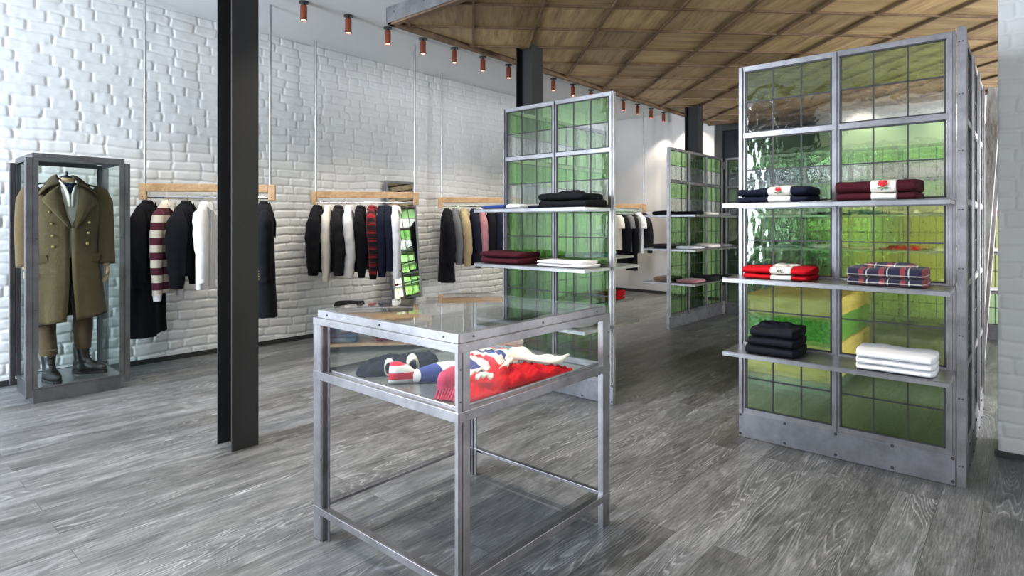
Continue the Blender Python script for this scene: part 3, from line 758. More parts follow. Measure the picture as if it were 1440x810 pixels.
folded('folded_shirt', (-2.45, y_+.01, SH[1]+.021), .38, .25, .022, M['white'], 'upper white folded shirt with an open collar on the middle screen', 'shirt', 'white shirts on the middle screen', seed=29, bulge=.010)
folded('folded_trousers', (-2.95, y_, SH[2]), .34, .26, .05, M['char'], 'charcoal folded trousers on the lowest front shelf of the middle screen', 'trousers', seed=30)
folded('folded_shirt', (-2.45, y_, SH[2]), .36, .26, .05, M['ivory'], 'ivory folded shirt on the lowest front shelf of the middle screen', 'shirt', seed=31)
folded('folded_shirt', (-2.55, 3.77, SH[2]), .36, .24, .022, M['white'], 'white folded shirt on the lowest back shelf of the middle screen', 'shirt', seed=32)
for k in range(3):
    folded('folded_jersey', (-3.0, 4.85, SH[2]+.026*k), .22, .24, .025, M['red'], '%s of three red folded tops on the wing of the middle screen' % ('lowest', 'middle', 'topmost')[k], 'top', 'red folded tops', seed=33+k)
folded('folded_jersey', (-3.0, 4.3, SH[2]), .24, .3, .05, M['ivory'], 'ivory folded top on the wing of the middle screen', 'top', seed=36)
folded('folded_jersey', (-3.0, 4.6, SH[1]), .24, .4, .04, M['teal'], 'teal folded top on the wing of the middle screen', 'top', seed=37)
# distant screen: many small folded garments
names_z = {0: 'top', 1: 'middle', 2: 'bottom'}
items = [  # x, y, shelf, w, h, colour, name
    (-3.09, 6.80, 0, .26, .045, 'black', 'black'), (-3.09, 7.25, 0, .26, .035, 'ivory', 'ivory'), (-3.09, 7.65, 0, .26, .03, 'grey', 'grey'),
    (-3.44, 6.90, 0, .26, .05, 'black', 'left-hand black'), (-3.43, 6.85, 1, .26, .05, 'char', 'left-hand charcoal'), (-3.43, 7.3, 1, .26, .05, 'grey', 'left-hand grey'), (-3.09, 6.82, 1, .26, .035, 'white', 'near white'), (-3.09, 7.3, 1, .26, .05, 'ivory', 'ivory'), (-3.09, 7.7, 1, .26, .04, 'denimgrey', 'slate'),
    (-3.43, 6.9, 2, .26, .05, 'bench', 'left-hand brown'), (-3.09, 6.84, 2, .26, .04, 'rose', 'dusty pink'), (-3.09, 7.3, 2, .26, .05, 'char', 'charcoal'), (-3.09, 7.7, 2, .26, .03, 'black', 'black')]
M['bench'] = cloth('brown_knit', (.16, .10, .07))
for k, (x, y, s, w, h, c, nm) in enumerate(items):
    folded('folded_garment', (x, y, SH[s]), .30, .26, h, M[c], '%s folded garment on the %s shelf of the distant screen aisle wing' % (nm, names_z[s]), 'folded garment', 'folded clothes on the aisle wing', rz=PI/2, seed=40+k, nu=14)
cl = ['white', 'ivory', 'white', 'red', 'char', 'white', 'teal', 'ivory', 'white']
cn = ['white', 'ivory', 'white', 'red', 'charcoal', 'white', 'teal', 'ivory', 'white']
wh = ['far left', 'second from left', 'third from left', 'fourth from left', 'central', 'fourth from right', 'third from right', 'second from right', 'far right']
for s in (0, 1, 2):
    for k in range(9):
        c = cl[(k*2+s*4) % 9]; x = -2.72+k*.41
        folded('folded_garment', (x, 8.07, SH[s]), .29, .24, .05 if (k+s) % 2 else .035, M[c], '%s %s folded garment on the %s shelf of the far cross screen' % (wh[k], cn[(k*2+s*4) % 9], names_z[s]), 'folded garment', 'folded clothes on the far cross screen', seed=60+k, key='far%d' % ((k+s) % 2), nu=14)

# ------------------------------------------------------------------ display table
T = empty('glass_display_table', (-1.74, 1.705, 0), 0, 'square steel display table with a glass case top in the foreground', 'display table')
X0, X1, Y0, Y1 = -2.158, -1.325, 1.270, 2.145
Lw = .052; th = .005
for (x, y, sx, sy) in ((X0, Y0, 1, 1), (X1, Y0, -1, 1), (X1, Y1, -1, -1), (X0, Y1, 1, -1)):
    mb = MB()
    def bb(a0, a1, b0, b1, z0, z1):
        mb.box(min(x+sx*a0, x+sx*a1), max(x+sx*a0, x+sx*a1), min(y+sy*b0, y+sy*b1), max(y+sy*b0, y+sy*b1), z0, z1)
    if sx < 0:      # broad side along the depth
        bb(0, .016, 0, .0185, 0, .878); bb(.0045, .009, .0185, .0205, 0, .878); bb(.0, .006, .0205, .052, 0, .878); bb(.006, .030, .040, .045, 0, .878)
    else:
        bb(0, .052, 0, .006, 0, .878); bb(0, .006, .006, .045, 0, .878); bb(.052, .058, .004, .034, 0, .878); bb(.058, .078, .022, .027, 0, .878)
    bb(0, .04, .0, .03, 0, .003)
    lg = mb.build('leg', M['frame'], T, bevel=.001)
    b2 = Bolts()
    for z in (.70, .80): b2.disc((x, y+sy*.010, z), (-sx, 0, 0), .003, .002, 8)
    b2.build('bolt', M['bolt'] , lg)
def rail(z0, z1, flange, name, inset=0.0, fl_top=True, m=M['frame']):
    for (ax, s) in (('x', 0), ('x', 1), ('y', 0), ('y', 1)):
        mb = MB(); zf = (z1-th, z1) if fl_top else (z0, z0+th)
        if ax == 'x':
            y = Y0+inset if s == 0 else Y1-inset; d = 1 if s == 0 else -1
            mb.box(X0+inset, X1-inset, min(y, y+d*th), max(y, y+d*th), z0, z1)
            mb.box(X0+inset+th, X1-inset-th, min(y+d*th, y+d*flange), max(y+d*th, y+d*flange), *zf)
        else:
            x = X0+inset if s == 0 else X1-inset; d = 1 if s == 0 else -1
            mb.box(min(x, x+d*th), max(x, x+d*th), Y0+inset+th, Y1-inset-th, z0, z1)
            mb.box(min(x+d*th, x+d*flange), max(x+d*th, x+d*flange), Y0+inset+flange, Y1-inset-flange, *zf)
        o = mb.build(name, m, T, bevel=.001)
rail(.104, .131, .030, 'lower_rail', -.001)
rail(.636, .668, .045, 'tray_rail', -.0015)
rail(.852, .8785, .03, 'top_rail', -.001)
rail(.8785, .908, .028, 'lid_frame', .012)
rail(.668, .674, .012, 'glazing_bead', .030, False)
MB().box(X0+.046, X1-.046, Y0+.046, Y1-.046, .648, .654).build('tray', M['tray'], T)
g = .040
MB().box(X0+g, X1-g, Y0+g-.003, Y0+g+.003, .664, .860).build('glass_side', M['side_glass'], T)
MB().box(X0+g, X1-g, Y1-g-.003, Y1-g+.003, .664, .860).build('glass_side', M['side_glass'], T)
MB().box(X0+g-.003, X0+g+.003, Y0+g+.004, Y1-g-.004, .664, .860).build('glass_side', M['side_glass'], T)
MB().box(X1-g-.003, X1-g+.003, Y0+g+.004, Y1-g-.004, .664, .860).build('glass_side', M['side_glass'], T)
MB().box(X0+.0135, X1-.0135, Y0+.0135, Y1-.0135, .9085, .9145).build('glass_top', M['glass'], T)
b2 = Bolts()
for x in (X0+.08, (X0+X1)/2, X1-.08): b2.disc((x, Y0+.012, .893), (0, -1, 0), .0038, .003, 8)
for y in (Y0+.08, (Y0+Y1)/2, Y1-.08): b2.disc((X1-.012, y, .893), (1, 0, 0), .0038, .003, 8)
b2.build('bolt', M['bolt'], T)

# clothes inside the case
ZT = .6545
red = cloth_pile('rugby_jersey', [(-1.455, 1.375), (-1.52, 1.46), (-1.60, 1.58), (-1.615, 1.70), (-1.64, 1.82), (-1.60, 1.90), (-1.52, 1.93), (-1.43, 1.95), (-1.378, 1.96), (-1.376, 1.84), (-1.376, 1.70), (-1.378, 1.55), (-1.385, 1.40)], ZT, .050, M['red'],
    'red rugby jersey with white collar and white cuffs in the glass table', 'jersey', seed=3, na=150, nr=28, wr=.75, dirs=13)
cloth_pile('folded_sleeve', [(-1.40, 1.50), (-1.44, 1.56), (-1.45, 1.68), (-1.42, 1.80), (-1.39, 1.90), (-1.38, 1.75), (-1.38, 1.58)], ZT+.018, .042, M['red'], parent=red, seed=5, na=70, nr=14, wr=.7, dirs=17)
def band(parent, name, pts, rad, m, ell=.35, n=10):
    return MB().tube(pts, rad, n, [ell]*len(pts)).build(name, m, parent, True, auto=180)
def ribbon(parent, name, base, top, m, th=.004, n=24):
    rows = []
    def at(P_, t):
        k = min(int(t*(len(P_)-1)), len(P_)-2); f = t*(len(P_)-1)-k
        p0, p1, p2, p3 = [Vector(P_[max(0, min(len(P_)-1, k+j))]) for j in (-1, 0, 1, 2)]
        return .5*((2*p1)+(p2-p0)*f+(2*p0-5*p1+4*p2-p3)*f*f+(3*p1-p0-3*p2+p3)*f**3)
    for i in range(n+1):
        A_, B_ = at(base, i/n), at(top, i/n); bow = Vector((0, 0, .006*math.sin(i*.9)))
        rows.append([A_.lerp(B_, j/4)+Vector((0, 0, .006*math.sin(PI*j/4)))+bow*(j/4) for j in range(5)])
    o = MB().loft(rows, False, False).build(name, m, parent, True, auto=180)
    q = o.modifiers.new('solid', 'SOLIDIFY'); q.thickness = th; return o
z1, z2 = ZT+.052, ZT+.084
ribbon(red, 'collar', [(-1.545, 1.74, z1), (-1.565, 1.79, z1), (-1.545, 1.83, z1), (-1.50, 1.845, z1), (-1.45, 1.85, z1), (-1.41, 1.87, z1), (-1.39, 1.905, z1)],
    [(-1.590, 1.78, z1+.004), (-1.615, 1.86, z2+.006), (-1.585, 1.89, z2), (-1.52, 1.89, z1+.018), (-1.455, 1.895, z1+.018), (-1.41, 1.925, z2-.01), (-1.385, 1.945, z2-.012)], M['cream'])
ribbon(red, 'button_placket', [(-1.555, 1.75, z1+.012), (-1.51, 1.69, z1+.018), (-1.475, 1.62, z1+.014)], [(-1.53, 1.77, z1+.014), (-1.49, 1.71, z1+.020), (-1.455, 1.64, z1+.018)], M['cream'])
ribbon(red, 'cuff', [(-1.475, 1.50, z1+.012), (-1.455, 1.515, z1+.022), (-1.43, 1.54, z1+.018)], [(-1.445, 1.465, z1+.008), (-1.425, 1.485, z1+.018), (-1.40, 1.51, z1+.010)], M['cream'])
ribbon(red, 'cuff', [(-1.52, 1.50, z1+.004), (-1.515, 1.55, z1+.018), (-1.49, 1.59, z1+.018)], [(-1.50, 1.47, z1), (-1.49, 1.52, z1+.018), (-1.465, 1.56, z1+.020)], M['cream'])
st = cloth_pile('rugby_jersey', [(-1.63, 1.54), (-1.74, 1.66), (-1.84, 1.80), (-1.90, 1.93), (-1.85, 2.02), (-1.75, 2.04), (-1.67, 1.96), (-1.65, 1.85), (-1.635, 1.74), (-1.62, 1.62)], ZT, .050, M['hoops'],
    'rugby jersey in red, white and blue blocks behind the red one', 'jersey', seed=8, na=100, nr=20, wr=.5, dirs=10)
band(st, 'collar', [(-1.79, 1.84, ZT+.065), (-1.79, 1.92, ZT+.085), (-1.75, 1.98, ZT+.085), (-1.68, 2.00, ZT+.07)], [.014, .026, .028, .020], M['cream'], .4)
band(st, 'neck_tape', [(-1.78, 1.895, ZT+.098), (-1.755, 1.94, ZT+.100)], [.010, .010], M['red'], .8)
slv = empty('striped_sleeve', (-1.72, 1.48, ZT), 0, 'striped jersey sleeve ending in a white, red and blue cuff, left of the corner post', 'sleeve')
MB().tube([(-1.62, 1.58, ZT+.036), (-1.66, 1.55, ZT+.036), (-1.70, 1.51, ZT+.032), (-1.735, 1.465, ZT+.026), (-1.75, 1.44, ZT+.024)], [.040, .042, .038, .028, .022], 20, [.75]*5).build('sleeve_body', M['hoops2'], slv, True, auto=180)
MB().tube([(-1.745, 1.447, ZT+.024), (-1.765, 1.43, ZT+.030), (-1.79, 1.40, ZT+.038), (-1.81, 1.38, ZT+.040)], [.020, .034, .044, .040], 20, [.75]*4).build('cuff', stripes('cuff_hoops', [(.80, .78, .76), (.60, .02, .05)], .05, 'Z'), slv, True, auto=180)
fr = empty('fringed_scarf', (-1.44, 1.35, ZT), 0, 'crimson knitted scarf end with a fringe beside the front corner post', 'scarf')
MB().tube([(-1.56, 1.53, ZT+.045), (-1.56, 1.47, ZT+.05), (-1.54, 1.42, ZT+.045), (-1.51, 1.385, ZT+.035)], [.030, .038, .042, .034], 18, [.8]*4).build('scarf_body', M['pink'], fr, True, auto=180)
for k in range(9):
    x = -1.535+.0085*k; y = 1.375+.004*k
    MB().tube([(x, y+.012, ZT+.035), (x+.010, y-.012, ZT+.018), (x+.020+.003*math.sin(k), y-.032, ZT+.004)], [.005, .0045, .004], 6).build('tassel', M['pink'], fr, True)
nv = cloth_pile('navy_garment', [(-1.97, 1.36), (-2.06, 1.41), (-2.10, 1.52), (-2.10, 1.66), (-2.05, 1.78), (-1.94, 1.74), (-1.87, 1.58), (-1.90, 1.45)], ZT, .045, M['navy'],
    'navy folded top with two cream knitted cuffs at the left of the glass table', 'top', seed=12, na=80, nr=16)
def cuff(parent, c, ax, r, L):
    c = Vector(c); ax = Vector(ax).normalized(); n = 20
    o = MB(); pts = [c, c+ax*L*.5, c+ax*L]
    ref = Vector((0, 0, 1)); u = (ref-ax*ref.dot(ax)).normalized(); w = ax.cross(u)
    prof = [(0, r), (L*.5, r*1.03), (L, r), (L, r*.82), (L*.5, r*.80), (0, r*.82)]
    o.loft([[c+ax*q+(u*math.cos(2*PI*k/n)*rr*1.25+w*math.sin(2*PI*k/n)*rr*.8) for k in range(n)] for q, rr in prof+[prof[0]]], False)
    return o.build('knitted_cuff', M['ivory'], parent, True, auto=60)
cuff(nv, (-1.93, 1.47, ZT+.032), (.75, -.6, -.05), .024, .05)
cuff(nv, (-1.90, 1.56, ZT+.036), (.85, -.5, -.2), .028, .05)

# ------------------------------------------------------------------ mannequin display case
K = empty('glass_display_case', (-5.50, 1.2, 0), 0, 'tall steel and glass cabinet holding a mannequin in a greatcoat against the brick wall', 'display case')
kx0, kx1, ky0, ky1 = -5.80, -5.215, .925, 1.482
MB().box(kx0+.03, kx1-.006, ky0+.006, ky1-.022, 0, .098).build('plinth', M['case'], K, bevel=.002)
MB().box(kx0+.02, kx1-.004, ky0+.006, ky1-.006, .100, .108).build('base_plate', M['tray'], K)
for (x, y, sx, sy) in ((kx1, ky0, -1, 1), (kx1, ky1, -1, -1), (kx0, ky0, 1, 1), (kx0, ky1, 1, -1)):
    mb = MB(); 
    def q(a0, a1, b0, b1, z0, z1): mb.box(min(x+sx*a0, x+sx*a1), max(x+sx*a0, x+sx*a1), min(y+sy*b0, y+sy*b1), max(y+sy*b0, y+sy*b1), z0, z1)
    q(0, .034, 0, .005, .10, 1.735); q(0, .005, 0, .034, .10, 1.735); q(.010, .024, .005, .018, .10, 1.73)
    q(.002, .045, -.038, -.033, .045, 1.715); q(.002, .007, -.033, 0, .045, 1.715)
    po = mb.build('post', M['case'], K, bevel=.001)
    b2 = Bolts()
    for z in (.13, .65, 1.15, 1.69): b2.disc((x-sx*.001, y+sy*.020, z), (-sx, 0, 0), .005, .003, 8)
    b2.build('bolt', M['bolt'], po)
for z0, z1 in ((.099, .111), (1.706, 1.738)):
    MB().box(kx1-.006, kx1+.001, ky0+.034, ky1-.034, z0, z1).box(kx0-.001, kx0+.006, ky0+.034, ky1-.034, z0, z1).box(kx0+.034, kx1-.034, ky0-.001, ky0+.006, z0, z1).box(kx0+.034, kx1-.034, ky1-.006, ky1+.001, z0, z1).build('frame_rail', M['case'], K, bevel=.001)
MB().box(kx0, kx1, ky0, ky1, 1.7385, 1.748).build('roof_plate', M['case'], K, bevel=.001)
cg = clear_glass('case_glass', (.95, .98, .972), 1.28)
MB().box(kx1-.014, kx1-.010, ky0+.02, ky1-.02, .117, 1.699).build('glass_side', cg, K)
MB().box(kx0+.010, kx0+.014, ky0+.02, ky1-.02, .117, 1.699).build('glass_side', cg, K)
MB().box(kx0+.02, kx1-.02, ky0+.010, ky0+.014, .117, 1.699).build('glass_side', cg, K)
MB().box(kx0+.02, kx1-.02, ky1-.014, ky1-.010, .117, 1.699).build('glass_side', cg, K)

# mannequin faces +X; body coordinates l (viewer's right = +Y), f (front = +X), z
mq = empty('dressed_mannequin', (-5.50, 1.18, .108), 0, 'headless mannequin in an olive double-breasted greatcoat, cream scarf and black boots inside the glass cabinet', 'mannequin')
MX, MY = -5.50, 1.18
def mp3(l, f, z): return (MX+f, MY+l, z)
def sup(l, f, t, e=.8):
    c_, s_ = math.cos(t), math.sin(t)
    return l*abs(c_)**e*(1 if c_ >= 0 else -1), f*abs(s_)**e*(1 if s_ >= 0 else -1)
prof = [(1.555, .075, .062), (1.540, .125, .075), (1.515, .180, .088), (1.46, .205, .105), (1.38, .210, .120), (1.28, .205, .125), (1.18, .195, .118), (1.08, .190, .115), (.98, .200, .122), (.86, .215, .132), (.74, .228, .142), (.62, .240, .150), (.535, .246, .155)]
def coat_dim(z):
    for (z1, a1, b1), (z2, a2, b2) in zip(prof, prof[1:]):
        if z2 <= z <= z1:
            t = (z1-z)/(z1-z2); return a1+(a2-a1)*t, b1+(b2-b1)*t
    return prof[0][1:] if z > prof[0][0] else prof[-1][1:]
def front_f(l, z, off=0):
    A, B = coat_dim(z); l = max(-A*.98, min(A*.98, l))
    t = math.acos(max(-1, min(1, (abs(l)/A)**(1/.8)))); return B*abs(math.sin(t))**.8+off
rings = []
for i in range(42):
    z = 1.555-(1.555-.535)*i/41; A, B = coat_dim(z)
    gap = .02 if z < 1.24 else .02+(z-1.24)*1.4
    if z < .85: gap = .02+(.85-z)*.22
    ring = []
    for k in range(49):
        t = PI/2+gap+(2*PI-2*gap)*k/48
        lo = max(0, (1.0-z))
        fold = 1+lo*.16*math.sin(t*7+1.3)*.6+lo*.05*math.sin(t*13)
        l, f = sup(A*fold, B*fold, t, .85)
        ring.append(mp3(l, f, z+(.022*(l/.25) if z < .56 else 0)))
    rings.append(ring)
coat = MB().loft(rings, False, False).build('greatcoat', M['olive'], mq, True, auto=180)
sd = coat.modifiers.new('solid', 'SOLIDIFY'); sd.thickness = .007; sd.offset = -1
for s in (-1, 1):
    pts = [mp3(s*.170, 0, 1.520), mp3(s*.205, 0, 1.490), mp3(s*.232, .0, 1.42), mp3(s*.243, .0, 1.30), mp3(s*.250, .008, 1.18), mp3(s*.250, .02, 1.06), mp3(s*.248, .035, .965), mp3(s*.247, .038, .945)]
    MB().tube(pts, [.045, .066, .070, .064, .060, .058, .060, .060], 20, [.82]*8).build('coat_sleeve', M['olive'], mq, True, auto=180)
    # epaulette
    MB().obox(mp3(s*.165, .0, 1.548), (.020, 0, 0), (0, .050, -s*.012), (0, 0, .005)).build('epaulette', M['char'] if s < 0 else M['olive'], mq, bevel=.003)
def flap(name, A_, B_, offs, n=10, m=M['olive'], curve=0):
    """surface between two polylines given in (l,z), lying on the coat front"""
    mb = MB(); rows = []
    for i in range(n+1):
        u = i/n*(len(A_)-1); k = min(int(u), len(A_)-2); t = u-k
        a0 = Vector(A_[k]).lerp(Vector(A_[k+1]), t); b0 = Vector(B_[k]).lerp(Vector(B_[k+1]), t)
        row = []
        for j in range(7):
            p = a0.lerp(b0, j/6); o_ = offs[0]+(offs[1]-offs[0])*j/6+curve*math.sin(PI*j/6)
            row.append(mp3(p.x, front_f(p.x, p.y)+o_, p.y))
        rows.append(row)
    o = mb.loft(rows, False, False).build(name, m, mq, True, auto=180)
    s_ = o.modifiers.new('solid', 'SOLIDIFY'); s_.thickness = .008; s_.offset = 0
    return o
for s in (-1, 1):
    flap('lapel', [(s*.060, 1.545), (s*.048, 1.44), (s*.03, 1.33), (s*.006+.008, 1.225)], [(s*.135, 1.475), (s*.172, 1.425), (s*.105, 1.33), (s*.022+.008, 1.22)], (.006, .022), curve=.010)
    # storm collar standing around the neck and spreading over the shoulders
    rows = []
    for i in range(9):
        t = i/8
        inner = Vector((s*(.045+.01*math.sin(PI*t)), .062-.165*t, 1.555+.075*math.sin(min(1, t*1.3)*PI/2)))
        outer = Vector((s*(.195-.09*t**1.5), .088-.18*t, 1.455+.085*t))
        mid = (inner+outer)/2+Vector((s*.012, 0, .040))
        row = []
        for j in range(8):
            q_ = j/7; p = inner*(1-q_)**2+mid*2*q_*(1-q_)+outer*q_*q_; row.append(mp3(p.x, p.y+.012, p.z))
        rows.append(row)
    o = MB().loft(rows, False, False).build('storm_collar', M['olive'], mq, True, auto=180)
    s_ = o.modifiers.new('solid', 'SOLIDIFY'); s_.thickness = .009
    # pocket flaps
    MB().obox(mp3(s*.165, front_f(.165, .99)+.006, .995), (.004, 0, 0), (s*-.01, .030, 0), (0, s*.006, .030)).build('pocket_flap', M['olive'], mq, bevel=.003)
# buttons
for (l, z) in ((-.125, 1.34), (-.115, 1.255), (-.108, 1.165), (-.105, 1.085), (.118, 1.265), (.112, 1.185), (.105, 1.105)):
    f = front_f(abs(l), z); MB().ball(mp3(l, f+.004, z), .0105, .5, 1, 1, 10).build('button', M['brass'], mq, True)
# shirt, neck, scarf
MB().loft([[mp3(*sup(A, B, 2*PI*k/24, 1), z) for k in range(24)] for z, A, B in ((1.57, .052, .05), (1.545, .075, .066), (1.50, .13, .082), (1.40, .16, .100), (1.2, .15, .098), (1.0, .14, .09))]).build('cream_shirt', M['cream'], mq, True, auto=180)
MB().tube([mp3(0, -.005, 1.545), mp3(0, -.005, 1.60)], [.056, .054], 20).build('neck_block', M['mwood'], mq, True)
MB().tube([mp3(0, -.005, 1.60), mp3(0, -.005, 1.612), mp3(0, -.005, 1.622), mp3(0, -.005, 1.650)], [.040, .036, .010, .008], 16).build('neck_finial', M['bolt'], mq, True)
for s in (-1, 1):
    pts = [mp3(s*.055, .0, 1.585), mp3(s*.052, .050, 1.562), mp3(s*.030, .085, 1.52), mp3(s*.014, .107, 1.46), mp3(s*.008, .118, 1.38)]
    MB().tube(pts, [.014, .018, .020, .019, .016], 12, [.6]*5).build('scarf_fold', M['cream'], mq, True, auto=180)
MB().ball(mp3(.010, .088, 1.530), .026, .6, .8, 1.1, 12).ball(mp3(-.018, .082, 1.55), .018, .6, 1.1, .7, 10).ball(mp3(.026, .080, 1.552), .018, .6, 1.1, .7, 10).ball(mp3(.0, .10, 1.500), .018, .5, .8, 1.1, 10).build('navy_cravat', M['navy'], mq, True, auto=180)
# arms end in jointed wooden hands
for s in (-1, 1):
    cx_, cf = s*.247, .040
    h = MB()
    h.tube([mp3(cx_, cf, .955), mp3(cx_, cf+.004, .925)], [.024, .021], 14)
    h.tube([mp3(cx_, cf+.004, .928), mp3(cx_, cf+.008, .905), mp3(cx_, cf+.012, .868), mp3(cx_, cf+.014, .852)], [.020, .030, .033, .026], 14, [.5]*4)
    for k in range(4):
        ff = cf-.014+.015*k; ln = (.050, .060, .064, .056)[k]
        h.tube([mp3(cx_, ff, .862), mp3(cx_-s*.004, ff+.002, .862-ln*.5), mp3(cx_-s*.016, ff+.003, .862-ln*.85), mp3(cx_-s*.026, ff+.002, .862-ln)], [.0085, .008, .0072, .006], 8)
    h.tube([mp3(cx_, cf+.030, .905), mp3(cx_-s*.006, cf+.050, .885), mp3(cx_-s*.014, cf+.052, .860)], [.010, .009, .007], 8)
    h.build('hand', M['mwood'], mq, True, auto=180)
# trousers and boots
def leg(l, f, fz, bl, bf, yaw, zb):
    pts = [mp3(l*.85, f*.5, .80), mp3(l, f*.8, .60), mp3(l, f, .45), mp3(bl, bf-.02, .30), mp3(bl, bf-.02, zb)]
    MB().tube(pts, [.085, .078, .072, .064, .062], 22, [.85]*5).tube([mp3(bl, bf-.02, zb+.035), mp3(bl, bf-.02, zb-.004)], [.066, .066], 22, [.85, .85]).build('trouser_leg', M['trouser'], mq, True, auto=50)
    ca, sa = math.cos(yaw), math.sin(yaw)
    def bp(x, y, z): return mp3(bl+y*ca+x*sa, bf+x*ca-y*sa, z)   # x = toe direction
    def ring(z, back, front, w, toe=1.0, n=24):
        out = []
        for k in range(n):
            t = 2*PI*k/n; x = (front+back)/2+(front-back)/2*math.cos(t); wy = w*math.sin(t)
            if x > 0: wy *= 1-.12*(x/front)
            out.append(bp(x, wy, z))
        return out
    z = .1085
    sole = MB().loft([ring(z, -.085, .180, .050), ring(z+.022, -.085, .182, .051), ring(z+.024, -.080, .176, .047)]).build('boot_sole', M['leather'], mq, True)
    up = MB().loft([ring(z+.023, -.080, .176, .046), ring(z+.045, -.080, .176, .047), ring(z+.062, -.078, .160, .044), ring(z+.078, -.074, .110, .040), ring(z+.098, -.070, .062, .038), ring(z+.125, -.068, .044, .040), ring(z+.17, -.070, .040, .044), ring(zb+.03, -.072, .042, .046)]).build('boot', M['leather'], mq, True, auto=180)
    la = MB()
    for k in range(5):
        zz = z+.085+.022*k; xx = (.098, .066, .050, .044, .042)[k]
        la.tube([bp(xx-.004, -.018, zz), bp(xx+.006, 0, zz+.004), bp(xx-.004, .018, zz)], .003, 6)
    la.build('boot_laces', M['char'], up, True)
leg(-.130, .02, 0, -.125, .100, .12, .300)
leg(.105, -.01, 0, .105, .000, .75, .305)

# ------------------------------------------------------------------ hanging racks
RD = [((-5.779, 1.796), (.634, .805)), ((-5.770, 3.423), (.660, .811)), ((-5.782, 5.242), (.660, .808)), ((-5.780, 8.59), (.660, .808))]
RNAME = ['nearest to the mannequin case', 'above the low wooden bench', 'left of the middle green screen', 'against the far white wall']
def rack(i):
    P, D = RD[i]; P = Vector((*P, 0)); D = Vector((*D, 0)); L = D.length; u = D.normalized(); n = Vector((u.y, -u.x, 0)); Z = Vector((0, 0, 1))
    o = empty('clothes_rack', P+D*.5+Z*1.487, 0, 'oak and steel clothes rail hung on ceiling poles, %s' % RNAME[i], 'clothes rack', 'hanging clothes rails')
    for s in (0, L):
        b = P+u*s
        po = MB().tube([b+Z*1.60, b+Z*CZ], .0115, 12).build('ceiling_pole', M['pole'], o, True)
        MB().tube([b+Z*2.30, b+Z*2.40], .0155, 12).build('pole_coupler', M['pole'], po, True)
        s0 = s-.045 if s == 0 else s-.015
        MB().obox(P+u*(s0+.03)+Z*1.534, u*.030, n*.020, Z*.0705).build('end_block', M['rack_wood'], o, bevel=.006)
        MB().disc(P+u*(s0+.03)+Z*1.49+n*.020, n, .006, .002, 8).build('bolt', M['bolt'], o)
    MB().obox(P+u*L/2+Z*1.570, u*(L/2-.0155), n*.0198, Z*.0345).build('oak_beam', M['rack_wood'], o, bevel=.004)
    MB().tube([P+u*.012+Z*1.487, P+u*(L-.012)+Z*1.487], .011, 12).build('hanging_tube', M['chrome'], o, True)
    return o
for i in range(4): rack(i)

def hanger(i, s, what, rz):
    P, D = RD[i]; p = Vector((P[0]+D[0]*s, P[1]+D[1]*s, 1.487))
    o = empty('clothes_hanger', p, rz, 'wooden hanger holding the %s' % what, 'hanger', 'wooden hangers')
    ax = Matrix.Rotation(rz, 3, 'Z')
    def q(x, y, z): return p+ax@Vector((x, y, z))
    pts = [q(-.010, 0, -.006)]+[q(.014*math.cos(t), 0, .014*math.sin(t)+.0) for t in [PI*.95, PI*.75, PI*.5, PI*.25, 0, -PI*.25]]+[q(.002, 0, -.022), q(0, 0, -.045)]
    MB().tube(pts, .0022, 6).build('hook', M['chrome'], o, True)
    w = [q(-.15, 0, -.095), q(-.07, 0, -.066), q(-.02, 0, -.050), q(0, 0, -.045), q(.02, 0, -.050), q(.07, 0, -.066), q(.15, 0, -.095)]
    MB().tube(w, [.008, .011, .013, .014, .013, .011, .008], 8).build('shoulder_bar', M['hanger_wood'], o, True)

